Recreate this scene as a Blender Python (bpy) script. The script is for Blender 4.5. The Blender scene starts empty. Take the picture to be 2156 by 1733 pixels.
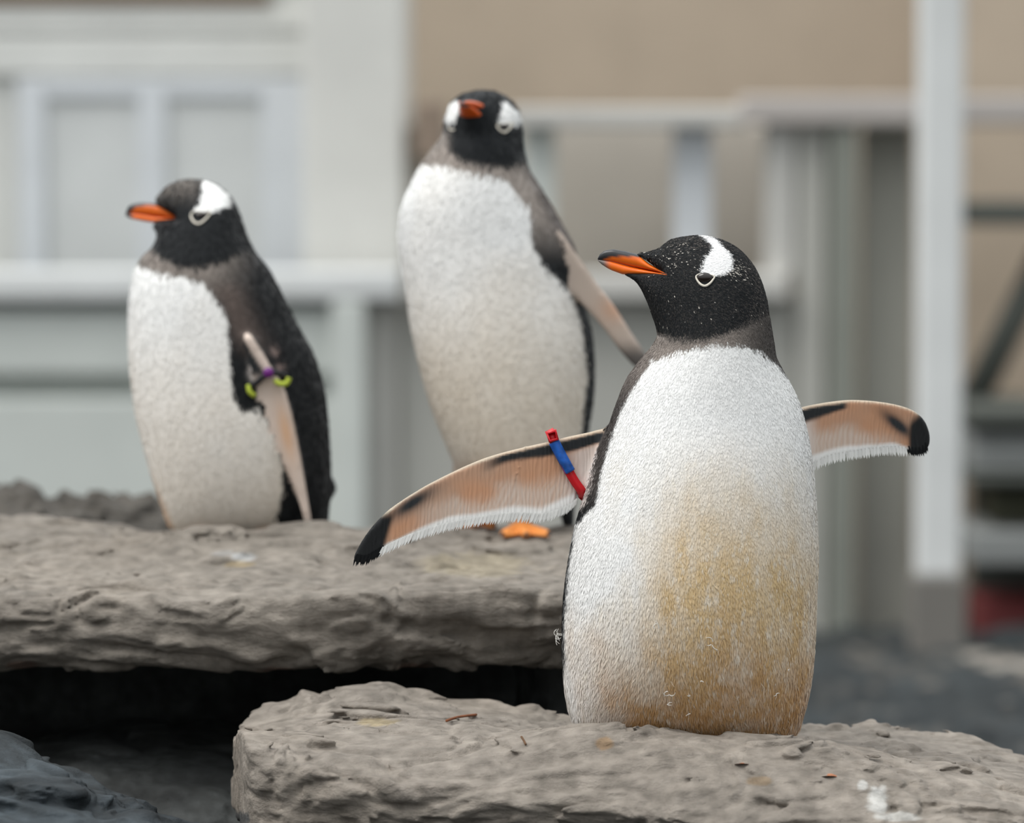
import bpy, math, random
import numpy as np
from mathutils import Vector

random.seed(7)
RNG = np.random.default_rng(11)
scene = bpy.context.scene
C = scene.collection

# ------------------------------------------------------------------ camera
W, H = 2156.0, 1733.0
CAM = np.array([0.0, 0.0, 1.5])
LENS, SENSOR = 135.0, 36.0
F = LENS / SENSOR * W
PITCH = math.radians(3.9)
cd = bpy.data.cameras.new('camera')
cd.lens = LENS; cd.sensor_width = SENSOR; cd.sensor_fit = 'HORIZONTAL'
cd.clip_end = 200
cd.dof.use_dof = True
cd.dof.focus_distance = 4.98
cd.dof.aperture_fstop = 2.8
cam = bpy.data.objects.new('camera', cd); C.objects.link(cam)
cam.location = CAM
cam.rotation_euler = (math.pi / 2 - PITCH, 0, 0)
scene.camera = cam

# ------------------------------------------------------------------ world: overcast sky
wd = bpy.data.worlds.new('overcast'); scene.world = wd; wd.use_nodes = True
nt = wd.node_tree; nt.nodes.clear()
out = nt.nodes.new('ShaderNodeOutputWorld'); bg = nt.nodes.new('ShaderNodeBackground')
geo = nt.nodes.new('ShaderNodeNewGeometry'); sep = nt.nodes.new('ShaderNodeSeparateXYZ')
tc = nt.nodes.new('ShaderNodeTexCoord')
mr = nt.nodes.new('ShaderNodeMapRange')
nt.links.new(tc.outputs['Generated'], sep.inputs[0])
mr.inputs['From Min'].default_value = 0.0; mr.inputs['From Max'].default_value = 1.0
mr.inputs['To Min'].default_value = 0.40; mr.inputs['To Max'].default_value = 1.55
nt.links.new(sep.outputs['Z'], mr.inputs['Value'])
nt.links.new(mr.outputs[0], bg.inputs['Strength'])
bg.inputs['Color'].default_value = (0.95, 0.985, 1.0, 1)
nt.links.new(bg.outputs[0], out.inputs['Surface'])

sd = bpy.data.lights.new('sun_offscreen', 'SUN'); sd.energy = 2.3; sd.angle = math.radians(40)
sd.color = (1.0, 0.975, 0.94)
sun = bpy.data.objects.new('sun_offscreen', sd); C.objects.link(sun)
sun.rotation_euler = Vector((0.50, 0.26, -1.0)).to_track_quat('-Z', 'Y').to_euler()
sun.location = (-3, -3, 6)

vs = scene.view_settings
vs.view_transform = 'Standard'; vs.look = 'None'; vs.gamma = 1.0
vs.use_curve_mapping = False; vs.exposure = 0.22

# ------------------------------------------------------------------ pixel <-> world
cp, sp = math.cos(PITCH), math.sin(PITCH)
def P(px, py, D):
    """point of the vertical plane y = D that the photo shows at (px, py)"""
    px = np.asarray(px, float); py = np.asarray(py, float); D = np.asarray(D, float)
    a = (px - W / 2) / F; b = -(py - H / 2) / F
    dy = b * sp + cp; dz = b * cp - sp
    t = D / dy
    return np.stack(np.broadcast_arrays(a * t, D + 0 * t, CAM[2] + dz * t), -1)
def proj(p):
    p = np.asarray(p, float); x = p[..., 0]; y = p[..., 1]; z = p[..., 2] - CAM[2]
    dep = y * cp - z * sp; up = y * sp + z * cp
    return W / 2 + F * x / dep, H / 2 - F * up / dep

# ------------------------------------------------------------------ numeric helpers
def sstep(a, b, x):
    t = np.clip((x - a) / (b - a), 0, 1); return t * t * (3 - 2 * t)
def mix(a, b, t):
    return np.asarray(a) * (1 - t[..., None]) + np.asarray(b) * t[..., None]
def smin(a, b, k):
    h = np.clip(0.5 + 0.5 * (b - a) / k, 0, 1)
    return b * (1 - h) + a * h - k * h * (1 - h)
def smax(a, b, k): return -smin(-a, -b, k)
def interp(x, pts):
    pts = sorted(pts); return np.interp(x, [p[0] for p in pts], [p[1] for p in pts])
from concurrent.futures import ThreadPoolExecutor
POOL = ThreadPoolExecutor(4)
def _mixh(h):
    h = (h ^ (h >> np.uint32(13))) * np.uint32(1274126177)
    h = (h ^ (h >> np.uint32(16))) * np.uint32(2246822519)
    return (h ^ (h >> np.uint32(15))).astype(np.float32) * np.float32(2 / 4294967295.0) - np.float32(1)
def _vn(p, seed):
    with np.errstate(over='ignore'):
        fl = np.floor(p); f = (p - fl).astype(np.float32); i = fl.astype(np.int32).astype(np.uint32)
        f = f * f * f * (f * (f * 6 - 15) + 10)
        hx = i[:, 0] * np.uint32(374761393) + np.uint32((seed * 974711 + 12345) % 4294967296)
        hy = i[:, 1] * np.uint32(668265263); hz = i[:, 2] * np.uint32(2147483647)
        hx = (hx, hx + np.uint32(374761393)); hy = (hy, hy + np.uint32(668265263)); hz = (hz, hz + np.uint32(2147483647))
        def lz(a, b):
            n0 = _mixh(hx[a] + hy[b] + hz[0]); n1 = _mixh(hx[a] + hy[b] + hz[1]); return n0 + f[:, 2] * (n1 - n0)
        def ly(a):
            n0 = lz(a, 0); n1 = lz(a, 1); return n0 + f[:, 1] * (n1 - n0)
        n0 = ly(0); n1 = ly(1)
        return n0 + f[:, 0] * (n1 - n0)
def vnoise(p, seed=0):
    n = len(p)
    if n < 4000: return _vn(p, seed)
    return np.concatenate([_vn(p[k:k + 16384], seed) for k in range(0, n, 16384)])
def fbm(p, oct=4, seed=0, ridge=False, gain=0.5):
    r = 0; a = 1.0; s = 0
    for o in range(oct):
        n = vnoise(p * (2.03 ** o) + 17.3 * o, seed + o)
        if ridge: n = 1 - 2 * np.abs(n)
        r = r + a * n; s += a; a *= gain
    return r / s
def spline(pts, n=6, closed=True):
    p = np.array(pts, float); m = len(p); out = []
    rng = range(m) if closed else range(m - 1)
    for i in rng:
        if closed: a, b, c, d = p[(i - 1) % m], p[i], p[(i + 1) % m], p[(i + 2) % m]
        else: a, b, c, d = p[max(i - 1, 0)], p[i], p[i + 1], p[min(i + 2, m - 1)]
        for t in np.arange(n) / n:
            out.append(0.5 * (2 * b + (c - a) * t + (2 * a - 5 * b + 4 * c - d) * t * t + (3 * b - a - 3 * c + d) * t ** 3))
    if not closed: out.append(p[-1])
    return np.array(out)
def psdf(x, y, poly):
    """signed distance to a polygon, positive inside"""
    x = np.asarray(x, float); y = np.asarray(y, float)
    d = np.full(x.shape, 1e9); ins = np.zeros(x.shape, bool)
    q = np.roll(poly, -1, 0)
    for (ax, ay), (bx, by) in zip(poly, q):
        ex, ey = bx - ax, by - ay; l = ex * ex + ey * ey + 1e-20
        wx = x - ax; wy = y - ay
        t = np.clip((wx * ex + wy * ey) / l, 0, 1)
        d = np.minimum(d, (wx - t * ex) ** 2 + (wy - t * ey) ** 2)
        if ay != by:
            c = (ay > y) != (by > y)
            ins ^= c & (x < ax + (y - ay) * ex / ey)
    d = np.sqrt(d); return np.where(ins, d, -d)

def surface_nets(Fd, org, h):
    nx, ny, nz = Fd.shape
    s = Fd < 0
    cnt = np.zeros((nx - 1, ny - 1, nz - 1), np.uint8)
    for a in (0, 1):
        for b in (0, 1):
            for c in (0, 1):
                cnt += s[a:nx - 1 + a, b:ny - 1 + b, c:nz - 1 + c]
    act = (cnt > 0) & (cnt < 8)
    ci = np.argwhere(act); n = len(ci)
    idx = np.full(act.shape, -1, np.int32); idx[act] = np.arange(n)
    corner = {}
    for a in (0, 1):
        for b in (0, 1):
            for c in (0, 1):
                corner[a, b, c] = Fd[ci[:, 0] + a, ci[:, 1] + b, ci[:, 2] + c].astype(np.float64)
    acc = np.zeros((n, 3)); num = np.zeros(n)
    for c0 in corner:
        for ax in range(3):
            if c0[ax]: continue
            c1 = list(c0); c1[ax] = 1; c1 = tuple(c1)
            f0, f1 = corner[c0], corner[c1]
            m = (f0 < 0) != (f1 < 0)
            t = f0[m] / (f0[m] - f1[m])
            pt = np.tile(np.array(c0, float), (m.sum(), 1)); pt[:, ax] += t
            acc[m] += pt; num[m] += 1
    v = org + (ci + acc / num[:, None]) * h
    faces = []
    for ax in range(3):
        o = [k for k in range(3) if k != ax]
        sl0 = [slice(None)] * 3; sl1 = [slice(None)] * 3
        sl0[ax] = slice(0, -1); sl1[ax] = slice(1, None)
        A = s[tuple(sl0)]; B = s[tuple(sl1)]
        e = np.argwhere(A != B)
        ok = np.all([(e[:, k] > 0) & (e[:, k] < Fd.shape[k] - 1) for k in o], axis=0)
        e = e[ok]
        flip = A[e[:, 0], e[:, 1], e[:, 2]]
        q = []
        for d0, d1 in ((-1, -1), (0, -1), (0, 0), (-1, 0)):
            g = e.copy(); g[:, o[0]] += d0; g[:, o[1]] += d1
            q.append(idx[g[:, 0], g[:, 1], g[:, 2]])
        q = np.stack(q, 1)
        if ax == 1: flip = ~flip
        q[~flip] = q[~flip][:, ::-1]
        faces.append(q)
    return v, np.concatenate(faces)

# ------------------------------------------------------------------ blender helpers
def mesh_np(name, v, groups, col=None, smooth=True, mats=(), matidx=None):
    """groups: list of int arrays (n, k) of faces"""
    me = bpy.data.meshes.new(name)
    v = np.asarray(v, np.float32)
    me.vertices.add(len(v)); me.vertices.foreach_set('co', v.ravel())
    loops = np.concatenate([g.ravel() for g in groups]).astype(np.int32)
    tot = np.concatenate([np.full(len(g), g.shape[1]) for g in groups]).astype(np.int32)
    start = np.concatenate([[0], np.cumsum(tot)[:-1]]).astype(np.int32)
    me.loops.add(len(loops)); me.loops.foreach_set('vertex_index', loops)
    me.polygons.add(len(tot)); me.polygons.foreach_set('loop_start', start)
    if matidx is not None: me.polygons.foreach_set('material_index', np.asarray(matidx, np.int32))
    me.update(calc_edges=True); me.validate()
    if smooth: me.polygons.foreach_set('use_smooth', np.ones(len(me.polygons), bool))
    if col is not None:
        a = me.color_attributes.new('Col', 'FLOAT_COLOR', 'POINT')
        c = np.ones((len(v), 4), np.float32); c[:, :3] = np.clip(col, 0, 1)
        a.data.foreach_set('color', c.ravel())
    for m in mats: me.materials.append(m)
    return me
def link(name, me, parent=None, loc=None):
    o = bpy.data.objects.new(name, me); C.objects.link(o)
    if parent is not None: o.parent = parent
    if loc is not None: o.location = loc
    return o
def tag(o, label=None, cat=None, group=None, kind=None):
    if label: o['label'] = label
    if cat: o['category'] = cat
    if group: o['group'] = group
    if kind: o['kind'] = kind
    return o
def empty(name, loc):
    o = bpy.data.objects.new(name, None); C.objects.link(o); o.location = loc
    o.empty_display_size = 0.05; return o
def world_origin(o):
    p = np.zeros(3)
    while o is not None:
        p += np.array(o.location); o = o.parent
    return p

BOXF = np.array([[0, 3, 2, 1], [4, 5, 6, 7], [0, 1, 5, 4], [1, 2, 6, 5], [2, 3, 7, 6], [3, 0, 4, 7]])
def bevel_box(name, lo, hi, mat, parent=None, bev=0.006):
    """box with chamfered edges, world coordinates"""
    lo = np.array(lo, float); hi = np.array(hi, float); c = np.array([(lo[0] + hi[0]) / 2, (lo[1] + hi[1]) / 2, lo[2]])
    base = world_origin(parent) if parent is not None else np.zeros(3)
    import bmesh
    bm = bmesh.new(); bmesh.ops.create_cube(bm, size=1)
    for v in bm.verts:
        for k in range(3): v.co[k] = (lo[k] if v.co[k] < 0 else hi[k]) - c[k]
    b = min(bev, 0.3 * float((hi - lo).min()))
    bmesh.ops.bevel(bm, geom=bm.edges[:], offset=b, segments=2, affect='EDGES', profile=0.5)
    me = bpy.data.meshes.new(name); bm.to_mesh(me); bm.free(); me.materials.append(mat)
    return link(name, me, parent, c - base)
def sweep(path, rad, n=8, up=(0, 0, 1), sx=1.0, sy=1.0, rot=0.0, closed=False):
    path = np.array(path, float); m = len(path); rad = np.broadcast_to(np.asarray(rad, float), (m,))
    V = []; 
    for i in range(m):
        a = path[(i - 1) % m] if (closed or i > 0) else path[i]
        b = path[(i + 1) % m] if (closed or i < m - 1) else path[i]
        t = b - a; t /= np.linalg.norm(t) + 1e-12
        s = np.cross(t, up); s /= np.linalg.norm(s) + 1e-12; u = np.cross(s, t)
        for k in range(n):
            an = 2 * math.pi * k / n + rot
            V.append(path[i] + rad[i] * (sx * math.cos(an) * s + sy * math.sin(an) * u))
    Q = []
    for i in range(m if closed else m - 1):
        j = (i + 1) % m
        for k in range(n):
            l = (k + 1) % n
            Q.append([i * n + k, i * n + l, j * n + l, j * n + k])
    V = np.array(V); groups = [np.array(Q)]
    if not closed:
        groups.append(np.array([list(range(n))[::-1], [(m - 1) * n + k for k in range(n)]]))
    return V, groups
def put(name, V, groups, mat, parent=None, col=None, smooth=True, loc=None):
    """vertices in world coordinates -> object with an origin at its base"""
    V = np.asarray(V, float)
    if loc is None: loc = np.array([V[:, 0].mean(), V[:, 1].mean(), V[:, 2].min()]) if parent is None else world_origin(parent)
    base = world_origin(parent) if parent is not None else np.zeros(3)
    me = mesh_np(name, V - loc, groups, col, smooth, [mat])
    return link(name, me, parent, np.asarray(loc) - base)

# ------------------------------------------------------------------ materials
def newmat(name, rough=0.8, spec=0.3):
    m = bpy.data.materials.new(name); m.use_nodes = True
    b = m.node_tree.nodes['Principled BSDF']
    b.inputs['Roughness'].default_value = rough
    b.inputs['Specular IOR Level'].default_value = spec
    return m, m.node_tree, b
def plain(name, rgb, rough=0.7, spec=0.3, var=0.12, scale=6.0, bump=0.0, bscale=40.0):
    m, t, b = newmat(name, rough, spec)
    tc = t.nodes.new('ShaderNodeTexCoord'); nz = t.nodes.new('ShaderNodeTexNoise')
    nz.inputs['Scale'].default_value = scale; nz.inputs['Detail'].default_value = 5
    t.links.new(tc.outputs['Object'], nz.inputs['Vector'])
    r = t.nodes.new('ShaderNodeValToRGB')
    r.color_ramp.elements[0].position = 0.3; r.color_ramp.elements[1].position = 0.7
    r.color_ramp.elements[0].color = tuple(c * (1 - var) for c in rgb) + (1,)
    r.color_ramp.elements[1].color = tuple(min(1, c * (1 + var)) for c in rgb) + (1,)
    t.links.new(nz.outputs['Fac'], r.inputs['Fac']); t.links.new(r.outputs['Color'], b.inputs['Base Color'])
    if bump:
        n2 = t.nodes.new('ShaderNodeTexNoise'); n2.inputs['Scale'].default_value = bscale; n2.inputs['Detail'].default_value = 6
        t.links.new(tc.outputs['Object'], n2.inputs['Vector'])
        bp = t.nodes.new('ShaderNodeBump'); bp.inputs['Strength'].default_value = bump; bp.inputs['Distance'].default_value = 0.004
        t.links.new(n2.outputs['Fac'], bp.inputs['Height']); t.links.new(bp.outputs[0], b.inputs['Normal'])
    return m
def vcol(name, rough=0.85, spec=0.15, bump=0.0, bscale=300.0, stretch=(1, 1, 1), trans=0.0, sheen=0.0, wave=False):
    m, t, b = newmat(name, rough, spec)
    a = t.nodes.new('ShaderNodeVertexColor'); a.layer_name = 'Col'
    t.links.new(a.outputs['Color'], b.inputs['Base Color'])
    if sheen:
        b.inputs['Sheen Weight'].default_value = sheen; b.inputs['Sheen Roughness'].default_value = 0.5
    if bump:
        tc = t.nodes.new('ShaderNodeTexCoord'); mp = t.nodes.new('ShaderNodeMapping')
        mp.inputs['Scale'].default_value = stretch
        t.links.new(tc.outputs['Object'], mp.inputs['Vector'])
        if wave:
            nz = t.nodes.new('ShaderNodeTexWave'); nz.inputs['Scale'].default_value = bscale
            nz.bands_direction = 'X'
            nz.inputs['Distortion'].default_value = 9.0; nz.inputs['Detail'].default_value = 2.0
            nz.inputs['Detail Scale'].default_value = 1.2
        else:
            nz = t.nodes.new('ShaderNodeTexNoise'); nz.inputs['Scale'].default_value = bscale
            nz.inputs['Detail'].default_value = 4
        t.links.new(mp.outputs[0], nz.inputs['Vector'])
        bp = t.nodes.new('ShaderNodeBump'); bp.inputs['Strength'].default_value = bump; bp.inputs['Distance'].default_value = 0.002
        t.links.new(nz.outputs['Fac'], bp.inputs['Height']); t.links.new(bp.outputs[0], b.inputs['Normal'])
    if trans:
        tr = t.nodes.new('ShaderNodeBsdfTranslucent'); mx = t.nodes.new('ShaderNodeMixShader')
        mx.inputs[0].default_value = trans
        t.links.new(a.outputs['Color'], tr.inputs['Color'])
        o = t.nodes['Material Output']
        t.links.new(b.outputs[0], mx.inputs[1]); t.links.new(tr.outputs[0], mx.inputs[2]); t.links.new(mx.outputs[0], o.inputs['Surface'])
    return m
def rockmat(name, rough=0.7, spec=0.4, bscale=105.0, bump=0.9):
    """vertex colour x fine noise, fine bump"""
    m, t, b = newmat(name, rough, spec)
    a = t.nodes.new('ShaderNodeVertexColor'); a.layer_name = 'Col'
    tc = t.nodes.new('ShaderNodeTexCoord')
    n1 = t.nodes.new('ShaderNodeTexNoise'); n1.inputs['Scale'].default_value = 38; n1.inputs['Detail'].default_value = 7
    t.links.new(tc.outputs['Object'], n1.inputs['Vector'])
    r = t.nodes.new('ShaderNodeValToRGB')
    r.color_ramp.elements[0].position = 0.3; r.color_ramp.elements[0].color = (0.58, 0.57, 0.55, 1)
    r.color_ramp.elements[1].position = 0.7; r.color_ramp.elements[1].color = (1.2, 1.19, 1.18, 1)
    t.links.new(n1.outputs['Fac'], r.inputs['Fac'])
    mx = t.nodes.new('ShaderNodeMix'); mx.data_type = 'RGBA'; mx.blend_type = 'MULTIPLY'; mx.inputs['Factor'].default_value = 1
    t.links.new(a.outputs['Color'], mx.inputs[6]); t.links.new(r.outputs['Color'], mx.inputs[7])
    t.links.new(mx.outputs[2], b.inputs['Base Color'])
    mp = t.nodes.new('ShaderNodeMapping'); mp.inputs['Scale'].default_value = (0.6, 1, 1.3)
    t.links.new(tc.outputs['Object'], mp.inputs['Vector'])
    n2 = t.nodes.new('ShaderNodeTexNoise'); n2.inputs['Scale'].default_value = bscale; n2.inputs['Detail'].default_value = 8
    n2.inputs['Roughness'].default_value = 0.68
    t.links.new(mp.outputs[0], n2.inputs['Vector'])
    n3 = t.nodes.new('ShaderNodeTexNoise'); n3.noise_type = 'RIDGED_MULTIFRACTAL'; n3.inputs['Scale'].default_value = bscale * 0.55; n3.inputs['Detail'].default_value = 5
    n3.inputs['Distortion'].default_value = 0.8
    t.links.new(mp.outputs[0], n3.inputs['Vector'])
    ad = t.nodes.new('ShaderNodeMath'); ad.operation = 'MULTIPLY_ADD'; ad.inputs[1].default_value = 0.22
    t.links.new(n3.outputs['Fac'], ad.inputs[0]); t.links.new(n2.outputs['Fac'], ad.inputs[2])
    bp = t.nodes.new('ShaderNodeBump'); bp.inputs['Strength'].default_value = bump; bp.inputs['Distance'].default_value = 0.010
    t.links.new(ad.outputs[0], bp.inputs['Height']); t.links.new(bp.outputs[0], b.inputs['Normal'])
    return m

M = {}
M['plumage'] = vcol('plumage', 0.8, 0.15, bump=0.35, bscale=260, stretch=(1, 1, 0.45), sheen=0.15)
M['feather'] = vcol('feather', 0.75, 0.2, trans=0.18)
M['flipper'] = vcol('flipper_skin', 0.6, 0.3, bump=0.22, bscale=55, stretch=(1.0, 0.4, 0.35), wave=True)
M['beak'] = vcol('beak_horn', 0.35, 0.5, bump=0.08, bscale=120)
M['foot'] = vcol('foot_skin', 0.5, 0.4, bump=0.4, bscale=160)
M['eye'] = plain('eye_dark', (0.012, 0.006, 0.005), 0.08, 0.6, 0.1)
M['eye_ring'] = plain('eye_ring_skin', (0.62, 0.58, 0.50), 0.6, 0.3, 0.1, 200)
M['claw'] = plain('claw_horn', (0.02, 0.018, 0.016), 0.4, 0.4)
M['band_red'] = plain('band_red', (0.55, 0.008, 0.015), 0.35, 0.5, 0.1, 60)
M['band_blue'] = plain('band_blue', (0.015, 0.10, 0.42), 0.45, 0.4, 0.5, 70)
M['band_black'] = plain('band_black', (0.01, 0.01, 0.012), 0.4, 0.4)
M['band_purple'] = plain('band_purple', (0.13, 0.01, 0.17), 0.4, 0.4)
M['band_lime'] = plain('band_lime', (0.38, 0.45, 0.04), 0.4, 0.4)
M['rock'] = rockmat('painted_rock')
M['rock_dark'] = rockmat('dark_wet_rock', 0.7, 0.22, 60, 0.7)

# ================================================================== SETTING
def rbf(pts):
    """thin-plate surface z(x, y) through points"""
    p = np.array(pts, float); n = len(p)
    def ker(r2): return 0.5 * r2 * np.log(r2 + 1e-9)
    d2 = ((p[:, None, :2] - p[None, :, :2]) ** 2).sum(-1)
    A = np.zeros((n + 3, n + 3)); A[:n, :n] = ker(d2) + np.eye(n) * 1e-4
    A[:n, n] = 1; A[:n, n + 1:] = p[:, :2]; A[n, :n] = 1; A[n + 1:, :n] = p[:, :2].T
    w = np.linalg.solve(A, np.concatenate([p[:, 2], [0, 0, 0]]))
    def f(x, y):
        r = w[n] + w[n + 1] * x + w[n + 2] * y
        for i in range(n): r = r + w[i] * ker((x - p[i, 0]) ** 2 + (y - p[i, 1]) ** 2)
        return r
    return f

def rock(name, top_pts, outline, zbot, mat, colfn, vox=0.003, k=0.03, slope=0.15, amps=(0.010, 0.006, 0.002),
         freqs=(7, 20, 55), stretch=(0.6, 1, 1.3), seed=1, kbot=0.03, under=None):
    """boulder: top surface through photo points, plan outline (px, D), noise relief"""
    tp = P([p[0] for p in top_pts], [p[1] for p in top_pts], [p[2] for p in top_pts])
    T = rbf(tp)
    ol = np.array([P(a, 1500, d)[:2] for a, d in outline]); ol = spline(ol, 5)
    ztop = tp[:, 2].max() + 0.04
    lo = np.array([ol[:, 0].min() - 0.05, ol[:, 1].min() - 0.05, zbot - 0.03]); hi = np.array([ol[:, 0].max() + 0.05, ol[:, 1].max() + 0.05, ztop])
    n = np.ceil((hi - lo) / vox).astype(int) + 1
    x = lo[0] + vox * np.arange(n[0]); y = lo[1] + vox * np.arange(n[1]); z = lo[2] + vox * np.arange(n[2])
    X2, Y2 = np.meshgrid(x, y, indexing='ij')
    T2 = T(X2, Y2); T2 = np.minimum(T2, ztop - 0.02); ph = psdf(X2, Y2, ol)
    SL = np.full(len(x), slope, np.float32)
    Z = z[None, None, :].astype(np.float32); zm = np.float32(tp[:, 2].mean())
    D3 = np.empty((n[0], n[1], n[2]), np.float32)
    if under is not None:
        jf = np.argmax(ph > 0, axis=1); yf = np.where((ph > 0).any(1), y[jf], y[-1]).astype(np.float32)
        yf = np.convolve(np.pad(yf, 12, mode='edge'), np.ones(25) / 25, mode='valid').astype(np.float32)
        tz = np.array([T2[i, min(jf[i] + int(0.06 / vox), n[1] - 1)] for i in range(n[0])], np.float32) - np.float32(0.035)
        UT = interp(proj(np.stack([x, 0 * x + 4.75, 0 * x + zbot + 0.1], 1))[0], under).astype(np.float32)
        Y3 = y[None, :, None].astype(np.float32)
    T2 = T2.astype(np.float32); ph = ph.astype(np.float32); f32 = np.float32
    bw = sum(amps) * 1.25 + 1.5 * vox
    def slab(i0):
        i1 = min(i0 + 12, n[0])
        d = Z - T2[i0:i1, :, None]
        sl = SL[i0:i1, None, None]
        side = (sl * (Z - zm) - ph[i0:i1, :, None]) / np.sqrt(1 + sl * sl)
        d = smax(d, side, f32(k))
        if under is not None:
            ut = UT[i0:i1, None, None]
            d = smax(d, (yf[i0:i1, None, None] + ut * np.maximum(tz[i0:i1, None, None] - Z, 0) - Y3) / np.sqrt(1 + ut * ut), f32(0.012))
        d = smax(d, f32(zbot) - Z, f32(kbot))
        band = np.abs(d) < bw
        ii = np.argwhere(band)
        if len(ii):
            p = lo + (ii + np.array([i0, 0, 0])) * vox
            q = p * np.array(stretch)
            warp = np.stack([vnoise(p * 9, seed + 40), vnoise(p * 9, seed + 50), vnoise(p * 9, seed + 60)], 1) * 0.05
            n1 = fbm(q * freqs[0], 2, seed)
            n2 = fbm((q + warp) * freqs[1], 3, seed + 10, ridge=True)
            n3 = vnoise((q + warp * 0.5) * freqs[2], seed + 20)
            d[band] += (amps[0] * n1 + amps[1] * (n2 - 0.1) + amps[2] * n3).astype(np.float32)
        D3[i0:i1] = d
    list(POOL.map(slab, range(0, n[0], 12)))
    d = D3
    v, fq = surface_nets(d, lo, vox)
    col = colfn(v)
    me_loc = np.array([v[:, 0].mean(), v[:, 1].mean(), v[:, 2].min()])
    o = put(name, v, [fq], mat, None, col, True, me_loc)
    return o, T

def rockcol(base, var=0.18, seed=3, extra=None):
    base = np.array(base)
    def f(v):
        n = fbm(v * 6, 4, seed); n2 = fbm(v * np.array([9, 14, 22]), 3, seed + 9)
        c = base * (1 + var * n + var * 0.7 * n2)[:, None]
        w = np.clip(fbm(v * 3.0, 3, seed + 20) * 1.4, 0, 1) * 0.35
        c = mix(c, base * np.array([1.04, 0.96, 0.86]) * 0.9, w)
        if extra is not None: c = extra(c, v)
        return c
    return f

# ---- ground of dark wet rock
def ground():
    a = np.linspace(-1, 1, 340)
    xs = 2.6 * a + 12 * a ** 5; b = np.linspace(0, 1, 330)
    ys = np.concatenate([np.linspace(-15, -1.7, 30), -1.5 + 15.0 * b + 12 * b ** 6])
    X, Y = np.meshgrid(xs, ys, indexing='ij')
    p = np.stack([X.ravel(), Y.ravel(), 0 * X.ravel()], 1)
    z = 0.24 - 0.090 * np.clip(p[:, 1] - 7, 0, 14) + 0.05 * fbm(p * 1.3, 3, 5) + 0.09 * fbm(p * np.array([4, 4, 1]), 4, 8, ridge=True)
    p[:, 2] = z
    nx, ny = X.shape
    i = np.arange(nx * ny).reshape(nx, ny)
    q = np.stack([i[:-1, :-1], i[1:, :-1], i[1:, 1:], i[:-1, 1:]], -1).reshape(-1, 4)
    col = rockcol((0.023, 0.029, 0.032), 0.9, 21)(p)
    col = mix(col, np.array([0.125, 0.112, 0.096]), sstep(0.15, 0.42, fbm(p * np.array([5.5, 4.5, 3]), 3, 26)) * 0.85)
    o = put('ground', p, [q], M['rock_dark'], None, col, True, np.zeros(3))
    tag(o, 'dark wet rocky ground running back to the fence', None, None, 'structure')
    return o
ground()

# ---- background buildings and railings, far out of focus
BG = {}
def bm(name, rgb, **kw):
    BG[name] = plain('bg_' + name, rgb, var=kw.get('var', 0.05), scale=kw.get('scale', 3), rough=kw.get('rough', 0.7)); return BG[name]
bm('tan', (0.49, 0.405, 0.315)); bm('brown', (0.26, 0.20, 0.155)); bm('pale', (0.63, 0.635, 0.61)); bm('pane', (0.585, 0.60, 0.595))
bm('bluewhite', (0.61, 0.635, 0.66)); bm('cream', (0.67, 0.665, 0.63)); bm('rail', (0.46, 0.425, 0.40)); bm('railwhite', (0.55, 0.54, 0.51))
bm('greenpale', (0.585, 0.615, 0.585)); bm('greydark', (0.47, 0.46, 0.43)); bm('postgreen', (0.235, 0.245, 0.215)); bm('panel', (0.49, 0.45, 0.395))
bm('panellow', (0.385, 0.375, 0.33)); bm('white', (0.68, 0.695, 0.69)); bm('base', (0.18, 0.17, 0.155)); bm('black', (0.02, 0.024, 0.024))
bm('crate', (0.25, 0.26, 0.255)); bm('olive', (0.07, 0.07, 0.045)); bm('darkmetal', (0.085, 0.092, 0.082)); bm('red', (0.16, 0.035, 0.035)); bm('board', (0.45, 0.445, 0.41))
BS = 1.4
def bx(name, px0, px1, py0, py1, D0, D1, mat, parent=None, bev=0.014):
    D0 *= BS; D1 *= BS
    a = P(px0, py1, D0); b = P(px1, py0, D0)
    return bevel_box(name, (a[0], D0, a[2]), (b[0], D1, b[2]), BG[mat], parent, bev)
def zat(py, D): return float(P(0, py, D)[2])

# tan rear wall
o = bx('wall_back', 600, 3000, -400, 1420, 13.2, 13.4, 'tan'); tag(o, 'tan plastered rear wall beyond the railings', None, None, 'structure')
o = bx('wall_right', 2010, 3000, -400, 1400, 12.4, 12.55, 'tan'); tag(o, 'tan wall section behind the white post and storage rack', None, None, 'structure')
# pale building on the left with a window and clapboard
o = bx('wall_left', -900, 860, -400, 1420, 12.2, 12.5, 'pale'); tag(o, 'pale grey building front with clapboards and a window', None, None, 'structure')
wl = o
bx('eave_board', -900, 565, -400, 8, 12.17, 12.2, 'brown', wl)
bx('clapboard', -900, 650, 30, 66, 12.17, 12.21, 'pale', wl)
bx('clapboard', -900, 650, 74, 160, 12.17, 12.21, 'pale', wl)
win = bx('window_1', 75, 585, 165, 575, 12.16, 12.2, 'pane'); tag(win, 'two-pane window with pale blue-white frame in the grey building', None, None, 'structure')
for a, b, c, d in ((40, 95, 165, 575), (292, 350, 165, 575), (552, 640, 165, 575)):
    bx('frame_bar', a, b, c, d, 12.14, 12.16, 'bluewhite', win)
for a, b, c, d in ((95, 292, 165, 205), (350, 552, 165, 205)):
    bx('frame_bar', a, b, c, d, 12.14, 12.16, 'bluewhite', win)
o = bx('trim_1', 640, 850, -400, 575, 11.9, 12.2, 'cream'); tag(o, 'cream corner column of the pale building', None, None, 'structure')
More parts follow.
